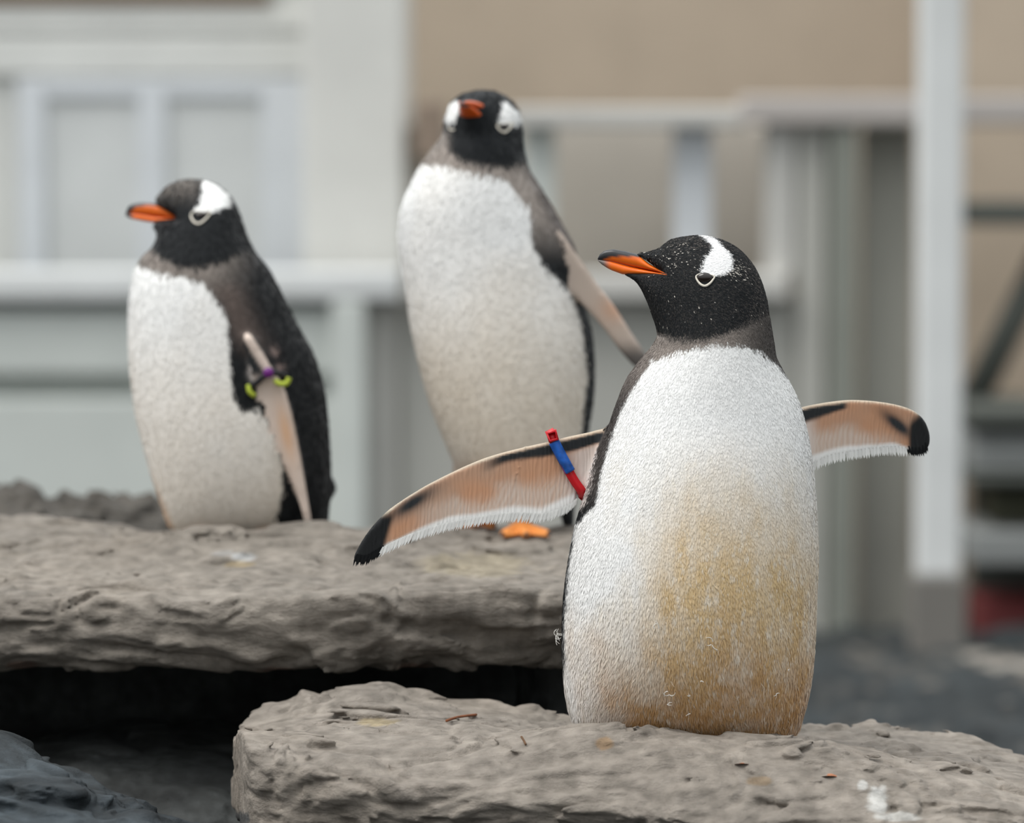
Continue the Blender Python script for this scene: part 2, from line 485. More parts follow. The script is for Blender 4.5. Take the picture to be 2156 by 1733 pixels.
# low board wall in front of the building
e = empty('board_fence', P(200, 1400, 11.6 * BS)); tag(e, 'low fence of wide pale horizontal boards before the grey building', 'fence')
bx('board', -900, 843, 570, 632, 11.55, 11.75, 'white', e); bx('board', -900, 765, 655, 790, 11.6, 11.72, 'greenpale', e)
bx('board', -900, 765, 840, 1420, 11.6, 11.72, 'greenpale', e)
bx('back_panel', -900, 765, 632, 1420, 11.70, 11.8, 'greenpale', e)
bx('post', 765, 838, 632, 1420, 11.66, 11.8, 'greydark', e)
bx('corner_board', 700, 768, 632, 1420, 11.55, 11.7, 'greenpale', e)
# deck railing on the right
e = empty('deck_railing', P(1500, 1390, 11.8 * BS)); tag(e, 'painted deck railing with top rail, balusters and lower panels', 'railing')
bx('top_rail', 1560, 3000, 202, 262, 11.6, 11.8, 'rail', e); bx('top_rail', 1075, 1575, 226, 268, 11.62, 11.8, 'railwhite', e)
bx('lower_rail', 860, 1662, 575, 632, 11.6, 11.75, 'railwhite', e)
bx('baluster', 1418, 1500, 262, 580, 11.7, 11.8, 'bluewhite', e); bx('baluster', 1612, 1676, 262, 580, 11.66, 11.8, 'railwhite', e)
bx('baluster', 1100, 1170, 262, 580, 11.7, 11.8, 'greenpale', e)
bx('post', 1742, 1808, 262, 1390, 11.62, 11.8, 'postgreen', e)
bx('post', 1676, 1742, 262, 1390, 11.66, 11.8, 'board', e)
bx('panel', 1808, 1925, 262, 1390, 11.8, 11.85, 'panellow', e)
bx('panel', 845, 1676, 262, 640, 12.0, 12.05, 'panel', e)
bx('panel', 845, 1676, 632, 1390, 11.7, 11.78, 'board', e)
# white post
e = empty('white_post', P(1978, 1385, 10.6 * BS)); tag(e, 'tall square white post on a grey footing before the railing', 'post')
bx('shaft', 1932, 2036, -400, 1216, 10.6, 10.72, 'white', e, 0.02)
bx('footing', 1922, 2034, 1216, 1400, 10.58, 10.74, 'base', e, 0.01)
# rack of dark storage to the right of the post
e = empty('storage_rack', P(2200, 1385, 11.7 * BS)); tag(e, 'dark storage rack with crates standing right beside the white post', 'rack')
bx('back_panel', 2046, 2500, 850, 1390, 11.9, 11.95, 'darkmetal', e)
bx('shelf', 2040, 2500, 425, 475, 11.6, 11.95, 'darkmetal', e)
bx('shelf', 2040, 2500, 858, 900, 11.3, 11.9, 'darkmetal', e)
bx('shelf', 2040, 2500, 1000, 1020, 11.3, 11.9, 'darkmetal', e)
bx('crate', 2046, 2500, 915, 992, 11.35, 11.8, 'crate', e)
bx('crate', 2046, 2500, 1120, 1190, 11.3, 11.8, 'crate', e)
bx('drawer', 2090, 2500, 1030, 1105, 11.5, 11.8, 'olive', e)
bx('drawer', 2060, 2500, 1262, 1345, 11.5, 11.8, 'red', e)
a, b = P(2250, 440, 11.75 * BS), P(2046, 850, 11.75 * BS)
V, G = sweep([a, b], 0.065, 4, (0, 1, 0)); put('brace', V, G, BG['darkmetal'], e, None, False)
o = bx('wall_box', 872, 938, 212, 335, 11.85, 12.0, 'brown')
tag(o, 'small brown box fixed to the tan wall beside the cream column', 'box')

# ---- rocks
def front_extra(c, v):
    px, py = proj(v)
    # droppings and rust spots
    def spot(cx, cy, rx, ry, col, s, seed=1):
        n = fbm(v * 60, 3, seed)
        w = sstep(1.25, 0.7, np.sqrt(((px - cx) / rx) ** 2 + ((py - cy) / ry) ** 2) + 0.55 * n) * s
        return mix(c, np.array(col), w)
    c = spot(1850, 1690, 20, 30, (0.66, 0.66, 0.64), 0.85, 71); c = spot(1895, 1720, 42, 10, (0.6, 0.6, 0.58), 0.7, 72)
    c = spot(1815, 1655, 12, 10, (0.7, 0.7, 0.68), 0.8, 73)
    c = spot(1272, 1565, 18, 12, (0.42, 0.27, 0.14), 0.7, 74); c = spot(790, 1520, 40, 9, (0.42, 0.33, 0.16), 0.55, 75)
    c = spot(1595, 1645, 26, 9, (0.32, 0.22, 0.12), 0.6, 76)
    c = spot(490, 1725, 40, 18, (0.05, 0.055, 0.06), 0.9, 79)
    return c
ROCK = (0.312, 0.277, 0.240)
front_top = [(505, 1534, 5.14), (545, 1506, 5.19), (590, 1484, 5.20), (640, 1466, 5.22), (760, 1440, 5.22), (900, 1462, 5.22), (1060, 1478, 5.22), (1190, 1500, 5.22),
             (1430, 1530, 5.22), (1690, 1530, 5.22), (1880, 1541, 5.22), (2050, 1550, 5.20), (2110, 1578, 5.17), (2160, 1612, 5.12), (2160, 1640, 4.95),
             (500, 1530, 5.0), (505, 1545, 4.88), (620, 1535, 5.0), (900, 1530, 5.0), (1150, 1548, 5.0), (1300, 1562, 5.02), (1450, 1566, 5.02), (1600, 1568, 5.02), (1850, 1590, 5.0), (2040, 1598, 5.0),
             (1230, 1538, 4.82), (1330, 1552, 4.82), (1430, 1561, 4.82), (1520, 1572, 4.82), (1640, 1570, 4.82), (1720, 1566, 4.84),
             (520, 1575, 4.80), (640, 1590, 4.80), (800, 1605, 4.80), (1000, 1625, 4.78), (1200, 1650, 4.75), (1400, 1675, 4.72), (1700, 1690, 4.72), (1950, 1700, 4.72), (2150, 1700, 4.75)]
front_out = [(486, 5.0), (494, 5.14), (540, 5.24), (760, 5.27), (1100, 5.25), (1500, 5.26), (1900, 5.26), (2080, 5.22), (2230, 5.12), (2330, 4.95), (2280, 4.78),
             (2050, 4.68), (1700, 4.66), (1300, 4.69), (1000, 4.73), (750, 4.74), (570, 4.76), (505, 4.80), (484, 4.88)]
fr, FT = rock('foreground_rock', front_top, front_out, zat(1840, 4.7), M['rock'], rockcol(ROCK, 0.2, 3, front_extra), 0.0027, 0.024,
          0.04, (0.006, 0.0085, 0.0038), (8, 26, 80), (0.45, 0.8, 1.6), 1, under=[(480, 0.15), (900, 0.25), (1150, 0.45), (1350, 0.9), (1900, 0.9), (2200, 0.5)])
tag(fr, 'pale grey slab of rock under the penguin with spread flippers', 'rock')

def ledge_extra(c, v):
    px, py = proj(v); n = fbm(v * 50, 3, 31)
    def spot(c, cx, cy, rx, ry, col, s):
        w = sstep(1.25, 0.6, np.sqrt(((px - cx) / rx) ** 2 + ((py - cy) / ry) ** 2) + 0.5 * n) * s
        return mix(c, np.array(col), w)
    c = spot(c, 512, 1174, 24, 12, (0.50, 0.53, 0.56), 0.55); c = spot(c, 466, 1165, 28, 6, (0.42, 0.44, 0.46), 0.35); c = spot(c, 505, 1188, 34, 7, (0.36, 0.27, 0.13), 0.6)
    c = spot(c, 1000, 1190, 120, 25, (0.40, 0.34, 0.22), 0.45)
    for a, b in ((50, 1400), (590, 1413), (865, 1405)): c = spot(c, a, b, 40, 9, (0.16, 0.06, 0.03), 0.5)
    return c
ledge_top = [(-200, 1095, 6.30), (0, 1095, 6.25), (120, 1102, 6.25), (220, 1124, 6.15), (300, 1120, 6.05), (400, 1108, 6.02), (500, 1112, 6.02), (620, 1108, 6.02), (700, 1101, 6.04), (800, 1125, 6.05),
             (400, 1137, 6.15), (550, 1137, 6.15), (680, 1137, 6.15), (350, 1125, 6.35), (600, 1125, 6.35), (0, 1088, 6.4), (-200, 1088, 6.42),
             (1000, 1118, 6.2), (1100, 1118, 6.2), (1180, 1122, 6.2), (1000, 1105, 6.42), (1180, 1106, 6.42),
             (950, 1140, 6.05), (1150, 1142, 6.05), (0, 1170, 5.9), (250, 1180, 5.85), (500, 1168, 5.85), (750, 1170, 5.85), (1000, 1175, 5.85), (1250, 1172, 5.9),
             (-200, 1232, 5.62), (0, 1230, 5.62), (300, 1243, 5.60), (600, 1236, 5.60), (900, 1230, 5.60), (1200, 1226, 5.60)]
ledge_out = [(-500, 6.2), (-400, 6.44), (100, 6.47), (220, 6.43), (400, 6.46), (700, 6.47), (1100, 6.46), (1330, 6.40), (1420, 6.1), (1400, 5.75), (1300, 5.56), (1000, 5.52), (600, 5.50), (250, 5.52), (0, 5.52), (-400, 5.56), (-500, 5.9)]
LO = -0.22
ledge_top = [(a, b, d + LO) for a, b, d in ledge_top]; ledge_out = [(a, d + LO) for a, d in ledge_out]
lg, LT = rock('rock_ledge', ledge_top, ledge_out, zat(1425, 5.5 + LO), M['rock'], rockcol((0.278, 0.248, 0.215), 0.2, 13, ledge_extra), 0.004, 0.035, -0.10,
          (0.008, 0.012, 0.004), (6, 19, 55), (0.42, 0.8, 1.5), 5, kbot=0.03, under=[(-500, 0.4), (1500, 0.4)])
tag(lg, 'long grey overhanging rock ledge carrying two penguins', 'rock')
# darker rock rising behind the ledge at the left
br, _ = rock('background_rock', [(-200, 1045, 6.9), (0, 1052, 6.9), (100, 1062, 6.9), (200, 1056, 6.9), (300, 1075, 6.9), (420, 1100, 6.9), (0, 1110, 6.7), (250, 1120, 6.7), (450, 1130, 6.7)],
             [(-400, 6.9), (-300, 7.1), (200, 7.1), (450, 7.0), (560, 6.8), (400, 6.62), (0, 6.6), (-350, 6.65)], 0.25, M['rock'], rockcol((0.088, 0.078, 0.066), 0.3, 33), 0.007, 0.04, 0.1,
             (0.015, 0.02, 0.006), (6, 22, 50), (1, 1, 0.8), 9)
tag(br, 'rough brown-grey rock rising behind the ledge beside the left penguin', 'rock')
# dark supports below the ledge
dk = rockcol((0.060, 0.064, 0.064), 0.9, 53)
def pyz(z, D): return float(proj(np.array([0.0, D, z]))[1])
lb = zat(1425, 5.5 + LO) - 0.002
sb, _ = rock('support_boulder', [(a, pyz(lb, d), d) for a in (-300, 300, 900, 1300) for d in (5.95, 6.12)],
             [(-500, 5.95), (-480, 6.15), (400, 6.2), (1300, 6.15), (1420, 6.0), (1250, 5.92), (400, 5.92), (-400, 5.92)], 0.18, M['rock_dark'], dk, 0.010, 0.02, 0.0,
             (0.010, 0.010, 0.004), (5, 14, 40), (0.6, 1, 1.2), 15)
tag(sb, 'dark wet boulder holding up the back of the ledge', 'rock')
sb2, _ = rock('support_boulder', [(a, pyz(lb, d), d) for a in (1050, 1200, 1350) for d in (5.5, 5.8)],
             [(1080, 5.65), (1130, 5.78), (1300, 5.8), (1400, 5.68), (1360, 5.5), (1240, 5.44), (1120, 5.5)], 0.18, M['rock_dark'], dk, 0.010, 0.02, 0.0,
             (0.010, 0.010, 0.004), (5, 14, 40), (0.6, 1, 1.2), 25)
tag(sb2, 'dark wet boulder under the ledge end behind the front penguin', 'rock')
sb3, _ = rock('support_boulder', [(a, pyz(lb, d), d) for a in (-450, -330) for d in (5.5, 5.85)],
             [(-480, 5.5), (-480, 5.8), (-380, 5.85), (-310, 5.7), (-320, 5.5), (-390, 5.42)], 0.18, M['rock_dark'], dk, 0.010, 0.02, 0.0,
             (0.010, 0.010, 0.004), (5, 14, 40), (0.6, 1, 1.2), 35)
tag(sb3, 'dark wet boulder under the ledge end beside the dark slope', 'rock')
# dark slope below the gap, and the blue-grey rock at the lower left corner
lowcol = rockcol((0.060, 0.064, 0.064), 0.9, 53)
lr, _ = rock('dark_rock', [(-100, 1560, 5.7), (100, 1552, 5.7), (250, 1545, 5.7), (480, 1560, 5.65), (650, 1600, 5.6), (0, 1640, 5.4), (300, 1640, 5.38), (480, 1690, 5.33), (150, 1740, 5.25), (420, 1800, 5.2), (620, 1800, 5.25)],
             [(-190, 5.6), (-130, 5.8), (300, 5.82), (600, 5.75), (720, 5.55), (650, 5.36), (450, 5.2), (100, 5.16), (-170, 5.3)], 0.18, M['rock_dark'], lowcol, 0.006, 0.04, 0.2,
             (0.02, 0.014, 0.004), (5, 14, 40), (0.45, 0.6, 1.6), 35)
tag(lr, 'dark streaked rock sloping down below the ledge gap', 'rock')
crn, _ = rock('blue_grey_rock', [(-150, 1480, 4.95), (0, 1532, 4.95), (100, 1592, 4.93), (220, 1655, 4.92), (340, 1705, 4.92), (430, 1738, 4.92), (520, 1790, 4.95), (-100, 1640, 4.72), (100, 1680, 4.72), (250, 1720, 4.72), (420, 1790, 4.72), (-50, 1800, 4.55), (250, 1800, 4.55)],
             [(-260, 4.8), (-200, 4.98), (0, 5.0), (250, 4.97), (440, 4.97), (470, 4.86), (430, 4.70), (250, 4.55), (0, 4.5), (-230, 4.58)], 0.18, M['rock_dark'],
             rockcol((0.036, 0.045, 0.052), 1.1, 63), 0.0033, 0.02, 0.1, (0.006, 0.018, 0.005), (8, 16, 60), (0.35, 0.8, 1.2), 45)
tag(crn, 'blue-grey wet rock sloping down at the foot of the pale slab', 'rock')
# footing under the front slab
ft, _ = rock('slab_footing', [(600, 1850, 4.85), (1200, 1850, 4.85), (1800, 1850, 4.85), (2250, 1850, 4.85), (900, 1800, 5.15), (1900, 1800, 5.15)],
             [(560, 4.95), (600, 5.12), (1200, 5.16), (2000, 5.14), (2180, 5.0), (2100, 4.85), (1300, 4.80), (700, 4.84)], 0.18, M['rock_dark'], dk, 0.012, 0.03, 0.02,
             (0.010, 0.008, 0.003), (5, 14, 40), (0.6, 1, 1.2), 55)
tag(ft, 'dark rock footing below the pale front slab', 'rock')

# stones lying on the ground right of the front penguin
stone_px = [(1738, 1405, 40, 20), (1795, 1384, 52, 20), (1772, 1428, 60, 18), (1868, 1400, 66, 16), (1912, 1436, 70, 18), (2060, 1392, 60, 18), (1965, 1402, 36, 18),
            (2125, 1416, 90, 24), (1962, 1462, 50, 20), (2030, 1470, 60, 16), (1822, 1474, 46, 18), (2128, 1502, 44, 24), (1745, 1462, 36, 18), (2075, 1444, 50, 16), (2120, 1560, 60, 26)]
stone_px = [(a, b, 0.63 / ((b - 315) / F - 0.090), c, d) for a, b, c, d in stone_px]
bpy.context.view_layer.update()
import bmesh
for i, (a, b, D, wx, hz) in enumerate(stone_px):
    c = P(a, b, D); s = D / F
    b_ = bmesh.new(); bmesh.ops.create_icosphere(b_, subdivisions=3, radius=1)
    V = np.array([v.co[:] for v in b_.verts]); Q = np.array([[v.index for v in f.verts] for f in b_.faces]); b_.free()
    V = V * (1 + 0.22 * fbm(V * 1.3 + i * 7.1, 3, 80 + i)[:, None]) * np.array([wx * s, wx * s * 0.9, hz * s * 1.5])
    V += c + np.array([0, 0, -hz * s * 0.35])
    o = put('stone', V, [Q], M['rock'], None, rockcol(np.array((0.19, 0.175, 0.155)) * (1.7 if i in (7, 5) else 1.0 - 0.1 * (i % 5)), 0.2, 90 + i)(V))
    tag(o, 'grey-brown stone lying on the dark ground beyond the front penguin', 'stone', 'stones scattered on the dark ground')

# ================================================================== PENGUINS
def poisson(ins, h):
    """solve lap(u) = -4 inside the mask, u = 0 outside"""
    def sor(u, m, hh, it, om):
        ii, jj = np.indices(m.shape); par = (ii + jj) % 2
        ms = [(m & (par == c))[1:-1, 1:-1].astype(np.float64) * om for c in (0, 1)]
        for _ in range(it):
            for c in (0, 1):
                nb = 0.25 * (u[:-2, 1:-1] + u[2:, 1:-1] + u[1:-1, :-2] + u[1:-1, 2:]) + hh * hh
                u[1:-1, 1:-1] += ms[c] * (nb - u[1:-1, 1:-1])
        return u
    f = 4
    mc = ins[::f, ::f]; uc = sor(np.zeros(mc.shape), mc, h * f, 160, 1.9)
    a = np.arange(ins.shape[0]) / f; b = np.arange(ins.shape[1]) / f
    a0 = np.clip(a.astype(int), 0, mc.shape[0] - 2); b0 = np.clip(b.astype(int), 0, mc.shape[1] - 2)
    fa = np.clip(a - a0, 0, 1)[:, None]; fb = np.clip(b - b0, 0, 1)[None, :]
    u = (uc[a0][:, b0] * (1 - fa) + uc[a0 + 1][:, b0] * fa) * (1 - fb) + (uc[a0][:, b0 + 1] * (1 - fa) + uc[a0 + 1][:, b0 + 1] * fa) * fb
    return sor(np.where(ins, u, 0.0), ins, h, 220, 1.93)

def bilin(A, x0, z0, h, x, z):
    a = np.clip((x - x0) / h, 0, A.shape[0] - 1.001); b = np.clip((z - z0) / h, 0, A.shape[1] - 1.001)
    i = a.astype(int); j = b.astype(int); fa = a - i; fb = b - j
    return (A[i, j] * (1 - fa) + A[i + 1, j] * fa) * (1 - fb) + (A[i, j + 1] * (1 - fa) + A[i + 1, j + 1] * fa) * fb

class Bird: pass
def px2rz(poly, D, n=5):
    p = np.array(poly, float); q = P(p[:, 0], p[:, 1], D)
    return spline(q[:, [0, 2]], n)

def make_bird(D, sil, vox, kf, kb, yc, extras, flippers, dep):
    """sil: body outline in photo pixels on the plane y = D, inflated to a round body.
    kf/kb: front/back fullness by py, yc: depth of the middle surface by py"""
    B = Bird(); B.D = D
    pol = px2rz(sil, D)
    allp = [pol] + [px2rz(f['poly'], D) for f in flippers]
    al = np.concatenate(allp)
    m = 4 * vox
    lo = np.array([al[:, 0].min() - m, D + dep[0], al[:, 1].min() - m - 0.03]); hi = np.array([al[:, 0].max() + m, D + dep[1], al[:, 1].max() + m])
    n = np.ceil((hi - lo) / vox).astype(int) + 1
    x = lo[0] + vox * np.arange(n[0]); y = lo[1] + vox * np.arange(n[1]); z = lo[2] + vox * np.arange(n[2])
    X2, Z2 = np.meshgrid(x, z, indexing='ij')
    phi = psdf(X2, Z2, pol)
    u = poisson(phi > 0, vox)
    # exact, smooth zero line: u = q * phi close to the outline
    good = phi > 2.2 * vox
    q = np.where(good, u / np.maximum(phi, 1e-6), 0.0); w = good.astype(float)
    q0, w0 = q.copy(), w.copy()
    for _ in range(40):
        qa = np.zeros_like(q); wa = np.zeros_like(w)
        for sx, sz in ((1, 0), (-1, 0), (0, 1), (0, -1)):
            qa += np.roll(q, (sx, sz), (0, 1)); wa += np.roll(w, (sx, sz), (0, 1))
        nw = wa > 0
        q = np.where(good, q0, np.where(nw, qa / np.maximum(wa, 1e-9), 0.0)); w = np.where(good, 1.0, nw.astype(float)); q = q * w
    q = np.where(w > 0, q, q[good].mean())
    t = sstep(2 * vox, 7 * vox, phi)
    u = q * phi * (1 - t) + u * t
    ux, uz = np.gradient(u, vox)
    _, pyz = proj(np.stack([0 * z, 0 * z + D, z], 1))
    m_ = max(int(0.045 / vox), 3); ker = np.hanning(2 * m_ + 1); ker /= ker.sum()
    sm = lambda a: np.convolve(np.pad(a, m_, mode='edge'), ker, mode='valid')
    KF = sm(interp(pyz, kf)); KB = sm(interp(pyz, kb)); YC = D + sm(interp(pyz, yc))
    B.u, B.lo, B.h, B.KF, B.KB, B.YC, B.z = u, lo, vox, KF, KB, YC, z
    fl2 = []
    for f, pp in zip(flippers, allp[1:]):
        fl2.append(psdf(X2, Z2, pp))
    D3 = np.empty(tuple(n), np.float32); FL = np.zeros(tuple(n), np.uint8)
    f32 = np.float32; Y = y[None, :, None].astype(f32)
    def slab(i0):
        i1 = min(i0 + 10, n[0])
        dy = Y - YC[None, None, :].astype(f32)
        ik2 = np.where(dy < 0, 1 / KF[None, None, :] ** 2, 1 / KB[None, None, :] ** 2).astype(f32)
        g = dy * dy * ik2 - u[i0:i1, None, :].astype(f32)
        gr = np.sqrt((ux[i0:i1] ** 2 + uz[i0:i1] ** 2)[:, None, :].astype(f32) + (2 * dy * ik2) ** 2 + f32(2e-4))
        d = g / gr
        Xs = x[i0:i1, None, None].astype(f32); Zs = z[None, None, :].astype(f32)
        for fn, k in extras: d = smin(d, fn(Xs, Y, Zs).astype(f32), f32(k))
        for fi, (f, ph) in enumerate(zip(flippers, fl2)):
            yp = f['plane'](Xs, Zs)
            e = smax(-ph[i0:i1, None, :].astype(f32), (np.abs(Y - yp) * f32(f.get('cos', 1)) - f['thick'](Xs, Zs)).astype(f32), f32(0.004))
            FL[i0:i1][e < d - 0.0005] = fi + 1
            d = smin(d, e, f32(f.get('k', 0.008)))
        D3[i0:i1] = d
    list(POOL.map(slab, range(0, n[0], 10)))
    v, fq = surface_nets(D3, lo, vox)
    ci = np.clip(np.round((v - lo) / vox).astype(int), 0, np.array(n) - 1)
    B.v, B.f = v, fq; B.flip = FL[ci[:, 0], ci[:, 1], ci[:, 2]]
    # vertex normals from the field
    g = []
    for ax in range(3):
        a = ci.copy(); b = ci.copy(); a[:, ax] = np.minimum(a[:, ax] + 1, n[ax] - 1); b[:, ax] = np.maximum(b[:, ax] - 1, 0)
        g.append(D3[a[:, 0], a[:, 1], a[:, 2]] - D3[b[:, 0], b[:, 1], b[:, 2]])
    g = np.stack(g, 1); B.n = g / (np.linalg.norm(g, axis=1, keepdims=True) + 1e-9)
    B.ycv = np.interp(v[:, 2], z, YC)
    return B

def hpx(v, D):
    """photo pixel of a vertex moved straight back to the bird's own plane"""
    return proj(np.stack([v[:, 0], 0 * v[:, 0] + D, v[:, 2]], 1))
def surf(B, px, py, front=True):
    """front surface depth of the inflated body below photo pixel"""
    q = P(px, py, B.D); u = bilin(B.u, B.lo[0], B.lo[2], B.h, q[..., 0], q[..., 2])
    yc = np.interp(q[..., 2], B.z, B.YC); k = np.interp(q[..., 2], B.z, B.KF)
    return yc - k * np.sqrt(np.maximum(u, 0)) if front else yc

def body_object(B, root, col, name='body'):
    fm = (B.flip[B.f] > 0).sum(1) >= 3
    loc = world_origin(root)
    me = mesh_np(name, B.v - loc, [B.f], col, True, [M['plumage'], M['flipper']], fm.astype(int))
    return link(name, me, root, (0, 0, 0))

def feathers(B, root, n, sizefn, dirfn, colfn, keepfn, name='feathers', lift=0.10, seed=1):
    """short overlapping feathers lying on the body"""
    r = np.random.default_rng(seed)
    f = B.f; v = B.v
    tri = np.concatenate([f[:, [0, 1, 2]], f[:, [0, 2, 3]]])
    a, b, c = v[tri[:, 0]], v[tri[:, 1]], v[tri[:, 2]]
    cen = (a + b + c) / 3
    ar = np.linalg.norm(np.cross(b - a, c - a), axis=1) * keepfn(cen, B.n[tri[:, 0]], B.flip[tri[:, 0]])
    cs = np.cumsum(ar); pick = np.searchsorted(cs, r.random(n) * cs[-1]); pick = np.minimum(pick, len(tri) - 1)
    s = np.sqrt(r.random(n)); t = r.random(n)
    w0, w1, w2 = 1 - s, s * (1 - t), s * t
    T = tri[pick]
    p = v[T[:, 0]] * w0[:, None] + v[T[:, 1]] * w1[:, None] + v[T[:, 2]] * w2[:, None]
    nn = B.n[T[:, 0]] * w0[:, None] + B.n[T[:, 1]] * w1[:, None] + B.n[T[:, 2]] * w2[:, None]
    nn /= np.linalg.norm(nn, axis=1, keepdims=True) + 1e-9
    L, Wd = sizefn(p); L = L * r.uniform(0.7, 1.3, n); Wd = Wd * r.uniform(0.75, 1.25, n)
    d = dirfn(p, nn) + r.normal(0, 0.16, (n, 3))
    d -= (d * nn).sum(1)[:, None] * nn; d /= np.linalg.norm(d, axis=1, keepdims=True) + 1e-9
    sd = np.cross(nn, d)
    lf = lift * r.uniform(0.3, 1.6, n)
    d2 = d + nn * lf[:, None]
    roll = r.normal(0, 0.14, n)
    sd = sd + nn * roll[:, None]
    L = L[:, None]; Wd = Wd[:, None]
    V = np.empty((n, 5, 3))
    V[:, 0] = p - sd * Wd * 0.3 - nn * 0.0004; V[:, 1] = p + sd * Wd * 0.3 - nn * 0.0004
    V[:, 2] = p + d2 * L * 0.6 + sd * Wd * 0.5; V[:, 3] = p + d2 * L * 0.6 - sd * Wd * 0.5
    V[:, 4] = p + d2 * L - nn * lf[:, None] * L * 0.25
    col = colfn(p, nn, r)
    base = np.arange(n)[:, None] * 5
    G = [base + np.array([[0, 1, 2, 3]]), base + np.array([[3, 2, 4]])]
    cc = np.repeat(col, 5, 0)
    o = put(name, V.reshape(-1, 3), G, M['feather'], root, cc, True)
    o['kind'] = 'stuff'; return o

def beak_profile(B, root, top, gape, bot, wid, colu, coll, n=34, m=18):
    """upper and lower mandible of a beak seen from the side; curves in photo pixels, wid in pixels by px"""
    s = B.D / F
    px = np.linspace(top[0][0], top[-1][0], n)
    def ring(hi, lo, name, colfn):
        V = []; Cc = []
        for a in px:
            h = interp(a, hi); l = interp(a, lo); mid = (h + l) / 2; hh = max((l - h) / 2, 0.6)
            w = interp(a, wid)
            yc = float(surf(B, a, mid, False)); fw = (yc - float(surf(B, a, mid)))
            wy = max(w * s, fw + 0.0022 if fw > 0.0005 else 0)
            for k in range(m):
                an = 2 * math.pi * k / m
                cx = math.cos(an); sx_ = math.sin(an)
                sgn = lambda t: math.copysign(abs(t) ** 0.8, t)
                yy = yc - wy * sgn(cx); ppy = mid - hh * sgn(sx_)
                q = P(a, ppy, B.D); V.append([q[0], yy, q[2]]); Cc.append(colfn(a, ppy))
        V = np.array(V); Q = []
        for i in range(n - 1):
            for k in range(m):
                l = (k + 1) % m; Q.append([i * m + k, (i + 1) * m + k, (i + 1) * m + l, i * m + l])
        caps = np.array([list(range(m)), [(n - 1) * m + k for k in range(m)][::-1]])
        return put(name, V, [np.array(Q), caps], M['beak'], root, np.array(Cc))
    return ring(top, gape, 'upper_beak', colu), ring(gape, bot, 'lower_beak', coll)

def sphere(c, r, nu=20, nv=14):
    V = []; Q = []
    for i in range(nv + 1):
        th = math.pi * i / nv
        for j in range(nu):
            ph = 2 * math.pi * j / nu
            V.append([c[0] + r[0] * math.sin(th) * math.cos(ph), c[1] + r[1] * math.sin(th) * math.sin(ph), c[2] + r[2] * math.cos(th)])
    for i in range(nv):
        for j in range(nu):
            k = (j + 1) % nu
            Q.append([i * nu + j, (i + 1) * nu + j, (i + 1) * nu + k, i * nu + k])
    return np.array(V), [np.array(Q)]

def eye(B, root, cx, cy, ring, rw=2.4, push=0.0, rx=15, ry=11, depthfn=None):
    """dark eye with a pale lens-shaped rim; ring = outline in photo pixels"""
    s = B.D / F; df = depthfn or (lambda a, b: float(surf(B, a, b)))
    c = P(cx, cy, B.D); y = df(cx, cy) - push
    V, G = sphere((c[0], y + 0.0022, c[2]), (rx * s, 0.0052, ry * s))
    e = put('eye', V, G, M['eye'], root)
    pts = spline(ring, 5); path = []
    for a, b in pts:
        q = P(a, b, B.D); path.append([q[0], df(a, b) - push - 0.0010, q[2]])
    zz = np.array(path)[:, 2]; lowr = 1 - (zz - zz.min()) / (np.ptp(zz) + 1e-9)
    V, G = sweep(path, rw * s * (0.55 + 0.6 * lowr), 8, (0, 1, 0), sx=1.0, sy=1.0, closed=True)
    V[:, 1] = (V[:, 1] - np.repeat(np.array(path)[:, 1], 8)) * 0.55 + np.repeat(np.array(path)[:, 1], 8)
    put('eye_ring', V, G, M['eye_ring'], e)
    return e

